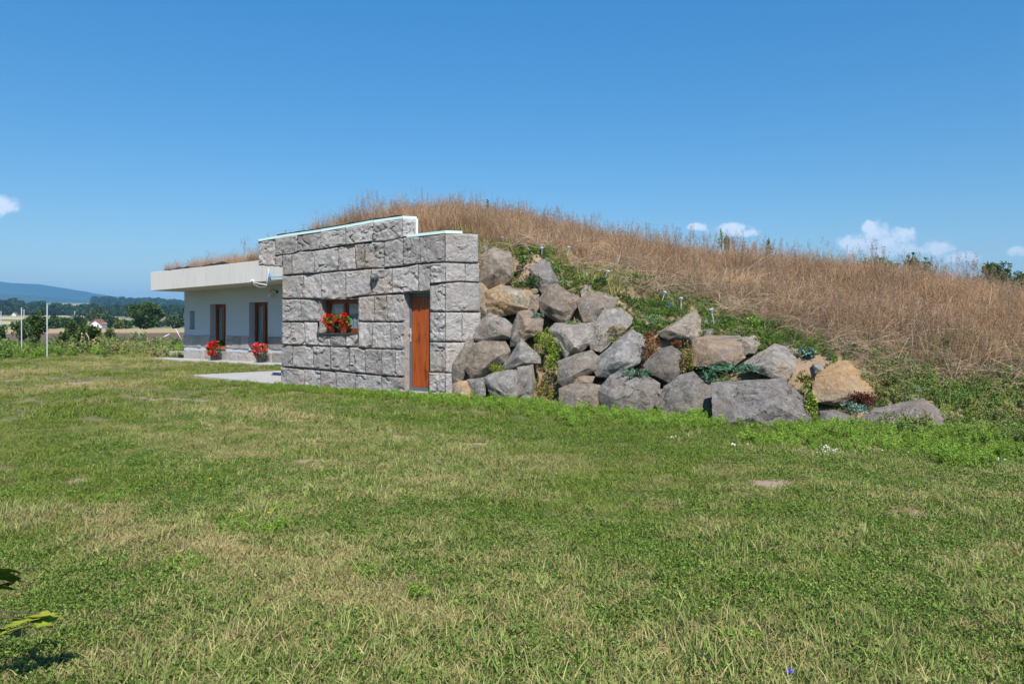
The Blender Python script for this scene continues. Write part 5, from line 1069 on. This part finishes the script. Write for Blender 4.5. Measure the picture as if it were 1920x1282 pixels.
# green herbs and grass between boulders and dry grass
u, v = uvpts(13000, .4, 12, .5, 5); n = len(u); e = edge_v(u); q = vnoise(u, v, .7, 51, 3)
k = (v < e + .5) & (v > np.interp(u, [.4, 2, 4, 6, 8, 12], [1.5, 1.3, 1.05, .8, .5, 2])) & (RNG.uniform(0, 1, n) < np.clip((q - .33) * 5, 0, 1)) & (v > back_of_wall(u) + .2); u, v = u[k], v[k]
x = OX + TX * u + NX * v; y = OY + TY * u + NY * v; n = len(u); s = RNG.uniform(.25, .9, n) ** 1.2
scatter('slope_herbs', np.stack([x, y, Hn(u, v) - .01], 1), upright(n, .25), np.stack([s, s, s * .8], 1), RNG.integers(0, 7, n), np.clip((vnoise(u, v, .4, 57) - .4) * 1.8, 0, .75), RNG.uniform(.65, 1.25, n), SRC['herb'] + SRC['feather'][:2] + [SRC['tall'][0]], 'low green herbs on the slope between boulders and dry grass')
u, v = uvpts(2600, .6, 8.6, .15, 2.0); n = len(u); k = (RNG.uniform(0, 1, n) < np.clip((vnoise(u, v, .5, 58, 3) - .38) * 5, 0, 1)) & (v > back_of_wall(u) + .15); u, v = u[k], v[k]
x = OX + TX * u + NX * v; y = OY + TY * u + NY * v; n = len(u); s = RNG.uniform(.25, .65, n)
scatter('crevice_herbs', np.stack([x, y, Hn(u, v)], 1), upright(n, .35), np.stack([s, s, s * .75], 1), RNG.integers(0, 6, n), np.clip((vnoise(u, v, .4, 59) - .5) * 1.6, 0, .6), RNG.uniform(.6, 1.15, n), SRC['herb'] + SRC['feather'][:2], 'small green weeds and creepers filling the gaps between the boulders')
u, v = uvpts(1700, -4, 3, .45, 3.0); n = len(u); k = (v > back_of_wall(u) + .1) & (v < edge_v(u) + .9) & (RNG.uniform(0, 1, n) < (vnoise(u, v, .6, 52, 2) > .45)) & (u > -.6); u, v = u[k], v[k]
x = OX + TX * u + NX * v; y = OY + TY * u + NY * v; n = len(u); s = RNG.uniform(1.2, 2.8, n)
scatter('green_grass', np.stack([x, y, Hn(u, v) - .01], 1), upright(n, .15), np.stack([s, s, s], 1), RNG.integers(0, 3, n), RNG.uniform(.1, .7, n), RNG.uniform(.7, 1.1, n), SRC['tall'], 'yellowish green grass behind the stone front at the top of the slope')
# bright weeds standing in front of the fence line
x, y = wedge(3800, 27, 40, 1, .74); k = (x < -9) & ~blocked(x, y, .3) & (RNG.uniform(0, 1, 3800) < np.clip((y - 28) / 5 + (vnoise(x, y, 2, 61) - .5) * 2, 0, 1)); x, y = x[k], y[k]; n = len(x); s = RNG.uniform(.8, 2.8, n) * (.35 + 1.1 * vnoise(x, y, 3, 62))
scatter('field_weeds', np.stack([x, y, ter(x, y) - .02], 1), upright(n, .15), np.stack([s, s, s], 1), RNG.integers(0, 8, n), np.clip((vnoise(x, y, 1.5, 64) - .4) * 2.2, 0, .8), RNG.uniform(.8, 1.35, n), SRC['herb'] + SRC['feather'], 'tall green and yellow weeds along the field edge')
# white pebbles in the weeds
PEB = plain('white_pebble', (.66, .64, .60), .8, 0, .2, .15, 12); pv = []
bm = bmesh.new(); bmesh.ops.create_icosphere(bm, subdivisions=1, radius=1)
pm = bpy.data.meshes.new('pebble'); bm.to_mesh(pm); bm.free(); tv_ = np.array([v.co[:] for v in pm.vertices]); tf = np.array([p.vertices[:] for p in pm.polygons])
VV, FF = [], []; k = 0
for px, py, rr, cnt in ((1500, 838, .28, 60), (1560, 850, .35, 80), (1600, 846, .25, 50), (1710, 848, .2, 40), (1838, 864, .22, 70), (1388, 835, .12, 16), (1265, 822, .1, 10), (790, 744, .12, 22), (772, 742, .1, 20), (640, 738, .06, 6)):
    g = ground_at(px, py)
    for _ in range(cnt):
        q = disk(1, rr)[0]; s = RNG.uniform(.008, .022); VV.append(tv_ * s * RNG.uniform(.7, 1.2, 3) * (1 + RNG.uniform(-.12, .12, (len(tv_), 1))) + np.array([g[0] + q[0] * 1.4, g[1] + q[1] * .6, .004 + RNG.uniform(0, .012)])); FF.append(tf + k); k += len(tv_)
o = add('pebbles', np_mesh('pebbles', np.concatenate(VV), np.concatenate(FF)), PEB); setp(o, 'white pebbles scattered in the weeds before the boulders', kind='stuff')
# lawn flowers
for px, py, cl, lab in ((636, 921, (.80, .55, .02), 'yellow dandelion in the lawn, larger one'), (505, 961, (.80, .60, .03), 'yellow dandelion beside the bright weed patch'), (394, 897, (.75, .6, .05), 'tiny yellow flower in the lawn left of the dandelions'), (1481, 1258, (.16, .14, .62), 'small violet-blue flower at the bottom edge of the lawn')):
    g = Vector(ground_at(px, py, .06)); t = empty('lawn_flower', (g.x, g.y, 0)); setp(t, lab, 'flower', 'flowers in the lawn')
    MB().tube([(g.x, g.y, 0), (g.x + .003, g.y, .03), (g.x, g.y, .06)], .0018, 5).build('stem', plain('flower_stem', (.10, .17, .04)), t)
    n = 24; a = np.linspace(0, 6.283, n); D = np.stack([np.cos(a), np.sin(a), RNG.uniform(.05, .5, n)], 1); D /= np.linalg.norm(D, axis=1, keepdims=True); fol('petals', leaves(np.tile([0, 0, .06], (n, 1)), D, .018, .007, pal([cl], n)), PETAL, t)

# ================================================================ trees and bushes
def tree(name, base, h, crown_r, trunk_h, nleaf, leafl, cols, label, cat='tree', group=None, flat=1.0, trunk_r=None, clusters=16, seed=1, loose=.5):
    rnd = np.random.default_rng(seed); base = Vector(base); t = empty(name, base); setp(t, label, cat, group)
    trunk_r = trunk_r or h * .022; cc = np.array([0, 0, trunk_h + (h - trunk_h) * .5]); R = np.array([crown_r, crown_r, (h - trunk_h) * .5 * flat])
    d = rnd.normal(size=(clusters, 3)); d /= np.linalg.norm(d, axis=1, keepdims=True); cl = cc + d * R * rnd.uniform(.35, .85, (clusters, 1))
    g = MB(); lean = rnd.normal(0, .03, 2) * h; top = base + Vector((lean[0], lean[1], trunk_h + (h - trunk_h) * .55))
    g.tube([base - Vector((0, 0, .1)), base + Vector((lean[0] * .3, lean[1] * .3, trunk_h * .7)), top], [trunk_r * 1.25, trunk_r, trunk_r * .35], 8)
    for c_ in cl: s0 = base + Vector((lean[0] * .4, lean[1] * .4, trunk_h * rnd.uniform(.75, 1.2))); e = base + Vector(c_); g.tube([s0, s0.lerp(e, .55) + Vector((0, 0, -.04 * h)), e], [trunk_r * .45, trunk_r * .28, trunk_r * .1], 5)
    g.build('trunk', BARK, t, smooth=True)
    k = rnd.integers(0, clusters, nleaf); dd = rnd.normal(size=(nleaf, 3)); dd /= np.linalg.norm(dd, axis=1, keepdims=True); rr = rnd.uniform(.3, 1, (nleaf, 1)) ** .6
    P = cl[k] + dd * rr * R * loose * rnd.uniform(.6, 1.1, (clusters, 1))[k]; D = dd + rnd.normal(size=(nleaf, 3)) * .8 + np.array([0, 0, -.15]); D /= np.linalg.norm(D, axis=1, keepdims=True)
    P[:, 2] = np.maximum(P[:, 2], .04)
    fol('crown', leaves(P, D, leafl * rnd.uniform(.7, 1.3, nleaf), leafl * .6, pal(cols, nleaf, .3)), LEAF, t); return t
FT = [(.055, .105, .03), (.075, .13, .035), (.04, .08, .022), (.10, .15, .045)]; FTY = [(.16, .20, .04), (.11, .16, .035), (.24, .23, .05), (.07, .12, .03)]
def far_base(px, py): g = ground_at(px, py); return (g[0], g[1], float(ter(np.array([g[0]]), np.array([g[1]]))[0]))
for i, (px, py, ptop, rpx, th, nl, cols, lab) in enumerate((
    (72, 662, 578, 21, .7, 1500, FT, 'slim young tree by the white post, tallest of the saplings'), (38, 658, 598, 14, .75, 800, FT, 'dark young tree behind the second white post'),
    (161, 663, 606, 17, .25, 1500, FT, 'round dense young tree with its crown near the ground, leaning stake beside it'), (122, 660, 622, 12, .5, 700, FT, 'small young tree between the slim and the round ones'),
    (136, 656, 597, 12, .5, 800, FT, 'loose young tree just behind the round dense one'), (182, 652, 612, 10, .2, 600, FTY, 'yellowing bush right of the round dense young tree'), (205, 640, 612, 10, .2, 500, FT, 'small dark bush at the field edge beyond the yellowing one'), (3, 652, 602, 10, .3, 600, FT, 'dark bush at the left edge of the picture'))):
    b = far_base(px, py); h = (py - ptop) / F * b[1]; tree('young_tree', b, h, rpx / F * b[1], h * th * .45, nl, .11, cols, lab, 'tree', 'young trees along the fence', seed=20 + i, clusters=14, trunk_r=.022, loose=.42)
g = ground_at(166, 664); o = MB().tube([(g[0] + .12, g[1], 0), (g[0], g[1], .75), (g[0] - .12, g[1], .95)], [.022, .02, .016], 7).build('tree_stake', STAKEW, None, smooth=True); setp(o, 'pale bent wooden stake beside the round dense young tree', 'stake')
for i, (px, py, pt, lab) in enumerate(((2, 649, 584, 'white metal fence post at the left edge of the picture'), (40.5, 662, 578, 'white metal fence post between the dark and the slim young trees'), (88.5, 670, 571, 'tallest white metal fence post, nearest to the lawn'), (261, 640, 617, 'short metal fence post in the weeds left of the wing'))):
    b = far_base(px, py); t = empty('fence_post', b); setp(t, lab, 'fence post', 'metal fence posts'); h = (py - pt) / F * b[1]; bv = Vector(b)
    MB().tube([bv - Vector((0, 0, .2)), bv + Vector((0, 0, h))], .025, 10).build('tube', POSTM, t, smooth=True, sharp=50); MB().lathe(bv + Vector((0, 0, h)), [(.029, -.01), (.029, .02), (.018, .03), (.004, .04)], 10).build('cap', POSTM, t, smooth=True)
for px0, py0, px1, py1, lab in ((288, 641, 318, 626, 'thin pale pole slanting in the weeds left of the wing'), (329, 616, 342, 639, 'thin grey pole leaning beside the far corner of the wing')):
    a = Vector(far_base(min((px0, py0), (px1, py1), key=lambda q: -q[1])[0], max(py0, py1))); up = min((px0, py0), (px1, py1), key=lambda q: q[1]); y = a.y; b = Vector(((up[0] - 960) / F * y, y, EYE + (HZ - up[1]) / F * y)); o = MB().tube([a - Vector((0, 0, .02)), b], .03, 8).build('leaning_pole', POSTM, None, smooth=True); setp(o, lab, 'pole')
# field trees, each at its own distance
for i, (px, d, ptop, pbot, rpx, nl, cols, lab, fl) in enumerate((
    (274, 150, 566, 614.5, 33, 5200, [(.045, .085, .025), (.065, .11, .032), (.09, .14, .045)], 'big round leafy tree standing alone in the field left of the wing', 1.0),
    (331, 190, 587, 616, 24, 1600, [(.07, .11, .055), (.09, .13, .06)], 'pale hazy bush behind the far corner of the wing', 1.), (181, 330, 576, 604, 17, 1300, [(.08, .11, .035), (.10, .13, .04)], 'olive round tree behind the white house', 1.),
    (203, 260, 592, 612, 14, 900, FT, 'round green bush right of the white house', 1.), (222, 170, 604, 616, 8, 500, FTY, 'yellowish shrub left of the big lone tree', 1.), (238, 175, 602, 616, 9, 600, FT, 'dark shrub touching the left side of the big lone tree', 1.),
    (101, 210, 592, 613, 13, 900, FT, 'dark round tree behind the tallest post', 1.), (124, 250, 594, 612, 14, 900, FT, 'dark field tree in the hedge left of the white house', 1.), (146, 270, 591, 612, 12, 900, FT, 'dark field tree nearest the white house on its left', 1.), (52, 230, 596, 613, 12, 700, FT, 'dark field tree behind the slim young tree', 1.))):
    x = (px - 960) / F * d; z0 = EYE + (HZ - pbot) / F * d; zt_g = float(ter(np.array([x]), np.array([float(d)]))[0]); h = EYE + (HZ - ptop) / F * d - zt_g
    tree('field_tree', (x, d, zt_g), h, rpx / F * d, h * .10, nl, .0062 * d * .45 + .12, cols, lab, 'tree', 'trees in the fields', seed=60 + i, clusters=22, loose=.40, trunk_r=h * .025)
# trees whose tops show over the crest of the mound
for i, (px, d, ptop, rpx, nl, lab, fl) in enumerate(((1640, 62, 473, 38, 1500, 'broad bushy treetop showing over the crest under the clouds', .9), (1712, 58, 476, 16, 600, 'small forked treetop showing over the crest between two clouds', 1.), (1868, 50, 486, 27, 1000, 'ragged treetop over the crest near the right edge of the picture', 1.), (1912, 54, 500, 15, 700, 'treetop over the crest at the right edge of the picture', 1.), (1738, 60, 478, 8, 260, 'thin upright treetop over the crest next to the forked one', 1.), (2010, 50, 470, 40, 900, 'tree behind the mound outside the right edge', 1.))):
    if px > 1930: continue
    x = (px - 960) / F * d; h = EYE + (HZ - ptop) / F * d; tree('tree_beyond_mound', (x, d, 0), h, 1.35 * rpx / F * d, h * .58, nl * 2, .2, [(.05, .10, .035), (.075, .135, .045), (.10, .16, .06)], lab, 'tree', 'trees beyond the mound', seed=90 + i, clusters=20, loose=.34)
# low houses far off in the fields
WH = plain('white_wall', (.70, .69, .67), .9, 0, .1, .06, 1); RT = plain('red_roof_tiles', (.21, .10, .075), .9, 0, .1, .2, 2); BLT = plain('blue_tarpaulin', (.05, .28, .60), .5)
def cottage(px, d, wpx, ywall, yeave, yridge, label):
    x = (px - 960) / F * d; z0 = float(ter(np.array([x]), np.array([float(d)]))[0]) - .3; ze = EYE + (HZ - yeave) / F * d; zr_ = EYE + (HZ - yridge) / F * d; w_ = wpx / F * d / 2; L2 = w_ * 1.6
    t = empty('cottage', (x, d, z0)); setp(t, label, 'house', 'houses in the fields')
    g = MB(); ring = [(-w_, z0), (w_, z0), (w_, ze), (0, zr_), (-w_, ze)]; g.prism([(x + a, d, b) for a, b in ring], [(x + a, d + L2, b) for a, b in ring]); g.build('walls', WH, t)
    g = MB(); o_ = w_ * .12
    for sgn in (-1, 1):
        a = [(x, d - .4, zr_ + .05), (x + sgn * (w_ + o_), d - .4, ze - .35), (x + sgn * (w_ + o_), d + L2 + .4, ze - .35), (x, d + L2 + .4, zr_ + .05)]
        if sgn > 0: a = a[::-1]
        g.hexa(a, [(p[0], p[1], p[2] + .18) for p in a])
    g.build('roof', RT, t)
    for q in (-.45, .4): MB().hexa([(x + w_ * (q - .13), d - .04, z0 + (ze - z0) * .45), (x + w_ * (q + .13), d - .04, z0 + (ze - z0) * .45), (x + w_ * (q + .13), d + .02, z0 + (ze - z0) * .45), (x + w_ * (q - .13), d + .02, z0 + (ze - z0) * .45)], [(x + w_ * (q - .13), d - .04, ze - .3), (x + w_ * (q + .13), d - .04, ze - .3), (x + w_ * (q + .13), d + .02, ze - .3), (x + w_ * (q - .13), d + .02, ze - .3)]).build('window', ROOM, t)
cottage(179, 205, 23, 612, 606.5, 599.5, 'white cottage with a red gable roof among the field trees')
cottage(26, 640, 8, 596, 588.5, 585.8, 'tiny far white house at the wood edge on the left')
x = (296 - 960) / F * 152; o = MB().hexa([(x - .45, 152, 0), (x + .45, 152, 0), (x + .45, 153, 0), (x - .45, 153, 0)], [(x - .4, 152.1, .5), (x + .35, 152.1, .55), (x + .35, 152.9, .55), (x - .4, 152.9, .5)]).build('tarpaulin_heap', BLT, None, bevel=.08); setp(o, 'small bright blue tarpaulin heap under the big lone tree', 'tarpaulin')
for px, d, pt, lab in ((45, 420, 580, 'pale utility pole at the far field edge on the left'), (140, 520, 583, 'pale utility pole far behind the field trees')):
    x = (px - 960) / F * d; z0 = float(ter(np.array([x]), np.array([float(d)]))[0]); zt2_ = EYE + (HZ - pt) / F * d; t = empty('utility_pole', (x, d, z0)); setp(t, lab, 'utility pole', 'utility poles'); MB().tube([(x, d, z0 - .5), (x, d, zt2_)], .16, 8).build('pole', plain('pale_concrete', (.55, .52, .46)), t); MB().tube([(x - .7, d, zt2_ - .4), (x + .7, d, zt2_ - .4)], .07, 6).build('cross_arm', STAKEW, t)
# far woods: crowns one cannot tell apart
def crown_src(k):
    n = 420; d = rdirs(n, .1); q = rdirs(7) * RNG.uniform(.2, .55, (7, 1)); kk = RNG.integers(0, 7, n); P = (q[kk] + d * .5) * np.array([1, 1, .9]) + np.array([0, 0, .9]); D = d + rdirs(n) * .6; D /= np.linalg.norm(D, axis=1, keepdims=True)
    return source('crown', leaves(P, D, .3, .24, pal([(.04, .075, .024), (.055, .095, .03), (.075, .115, .036)], n, .25)), GRASS)
CR = [crown_src(i) for i in range(3)]
x, y, s = [], [], []
def belt(p0, p1, d0, d1, n, s0, s1):
    for _ in range(n): d = RNG.uniform(d0, d1); x.append((RNG.uniform(p0, p1) - 960) / F * d); y.append(d); s.append(RNG.uniform(s0, s1))
belt(-420, 110, 740, 900, 420, 5, 8.5); belt(-600, 345, 660, 720, 150, 3, 6); belt(60, 360, 700, 790, 190, 4, 7.); belt(178, 420, 1500, 1900, 420, 8, 12); belt(-500, 70, 1000, 1300, 320, 6, 10); belt(-300, 150, 230, 330, 22, 1.0, 1.8); belt(200, 345, 330, 420, 20, 1.0, 2.0)
belt(700, 2600, 700, 1300, 500, 6, 10); belt(2000, 2900, 100, 400, 40, 3, 5)
x = np.array(x); y = np.array(y); s = np.array(s); n = len(x)
scatter('far_woods', np.stack([x, y, ter(x, y) - .3], 1), np.stack([np.zeros(n), np.zeros(n), RNG.uniform(0, 6.28, n)], 1), np.stack([s, s, s * RNG.uniform(.7, 1.05, n)], 1), RNG.integers(0, 3, n), np.zeros(n), RNG.uniform(.75, 1.2, n), CR, 'far belts of dark woodland across the plain')
# overhead wires far off
g = MB()
for k in range(3):
    d = 900; pp = [((px - 960) / F * d, d, EYE + (HZ - (py + 4.5 * k)) / F * d) for px, py in ((-200, 517), (0, 512), (150, 508), (300, 501), (600, 492), (1000, 487), (1600, 462), (2100, 470))]; g.tube(pp, .05, 4)
o = g.build('power_line', plain('wire', (.25, .26, .28), .5), None); setp(o, 'thin overhead power wires far across the sky', 'power line')

# ================================================================ vine in the left foreground
vb_ = Vector((-2.32, 2.98, 0)); t = empty('grape_vine', vb_); setp(t, 'young vine with broad lobed leaves at the lower left edge', 'vine')
g = MB(); g.tube([vb_ - Vector((0, 0, .05)), vb_ + Vector((.01, 0, .3)), vb_ + Vector((.0, .02, .62))], [.012, .01, .005], 7); tips = []
LV = [((.29, .0, .50), .085, (.13, .22, .035)), ((.24, .05, .46), .08, (.10, .17, .03)), ((.27, -.03, .445), .06, (.13, .10, .03)), ((.36, .0, .295), .085, (.30, .36, .04)), ((.28, .02, .29), .095, (.24, .33, .04)), ((.41, .02, .31), .06, (.36, .38, .05)), ((.22, -.02, .26), .08, (.17, .26, .035)), ((.05, .06, .6), .08, (.08, .14, .03)), ((.34, -.04, .275), .08, (.32, .37, .05)), ((.39, .05, .28), .07, (.27, .34, .04)), ((.26, .0, .43), .075, (.09, .15, .03)), ((-.08, .03, .5), .085, (.06, .12, .03)), ((-.05, -.05, .35), .09, (.08, .15, .03))]
for (q, r, cl) in LV: e = vb_ + Vector(q); g.tube([vb_ + Vector((0, 0, max(.12, q[2] - .08))), vb_ + Vector((q[0] * .5, q[1] * .5, q[2] + .02)), e], [.005, .004, .002], 5)
g.build('stems', BARK, t, smooth=True)
for i, (q, r, cl) in enumerate(LV):
    lob = [(0, -.25), (.42, -.5), (.62, -.22), (1.0, -.1), (.74, .18), (.82, .62), (.42, .5), (.28, .78), (0, 1.12), (-.28, .78), (-.42, .5), (-.82, .62), (-.74, .18), (-1.0, -.1), (-.62, -.22), (-.42, -.5)]
    rz = random.uniform(-1.2, 1.2); tl = random.uniform(.1, .55) if q[2] < .35 else random.uniform(.6, 1.0); M_ = (lambda a, b, c: Vector((a * math.cos(rz) - (b * math.cos(tl)) * math.sin(rz), a * math.sin(rz) + b * math.cos(tl) * math.cos(rz), -b * math.sin(tl) * .7 + c)))
    V = [Vector(q)] + [Vector(q) + M_(a * r, b * r, -.16 * r * abs(a) + .05 * r * math.sin(5 * a + 3 * b)) for a, b in lob]; n = len(lob)
    me = bpy.data.meshes.new('leaf'); me.from_pydata([tuple(p) for p in V], [], [(0, 1 + k, 1 + (k + 1) % n) for k in range(n)]); me.update(); a_ = me.attributes.new('col', 'FLOAT_COLOR', 'POINT')
    for k in range(n + 1): f = 1.25 if k == 0 else random.uniform(.8, 1.1); a_.data[k].color = (cl[0] * f, cl[1] * f, cl[2] * f, 1)
    o = add('leaf', me, LEAF, t); sb = o.modifiers.new('sub', 'SUBSURF'); sb.levels = 1; sb.render_levels = 1; sb.subdivision_type = 'SIMPLE'; so = o.modifiers.new('thick', 'SOLIDIFY'); so.thickness = .0012

# ================================================================ air
hz_ = bpy.data.meshes.new('haze'); X0, X1, Y0, Y1, Z0, Z1 = -9500, 9500, -300, 9400, -12, 330
hz_.from_pydata([(X0, Y0, Z0), (X1, Y0, Z0), (X1, Y1, Z0), (X0, Y1, Z0), (X0, Y0, Z1), (X1, Y0, Z1), (X1, Y1, Z1), (X0, Y1, Z1)], [], [(3, 2, 1, 0), (4, 5, 6, 7), (0, 1, 5, 4), (1, 2, 6, 5), (2, 3, 7, 6), (3, 0, 4, 7)]); hz_.update()
hm = bpy.data.materials.new('hazy_air'); hm.use_nodes = True; hn = hm.node_tree; hn.nodes.remove(hn.nodes['Principled BSDF']); pv_ = hn.nodes.new('ShaderNodeVolumePrincipled')
pv_.inputs['Color'].default_value = (.22, .58, 1, 1); pv_.inputs['Density'].default_value = 1.6e-4; pv_.inputs['Anisotropy'].default_value = 0.0
hn.links.new(pv_.outputs[0], hn.nodes['Material Output'].inputs['Volume'])
setp(add('haze', hz_, hm), kind='stuff')
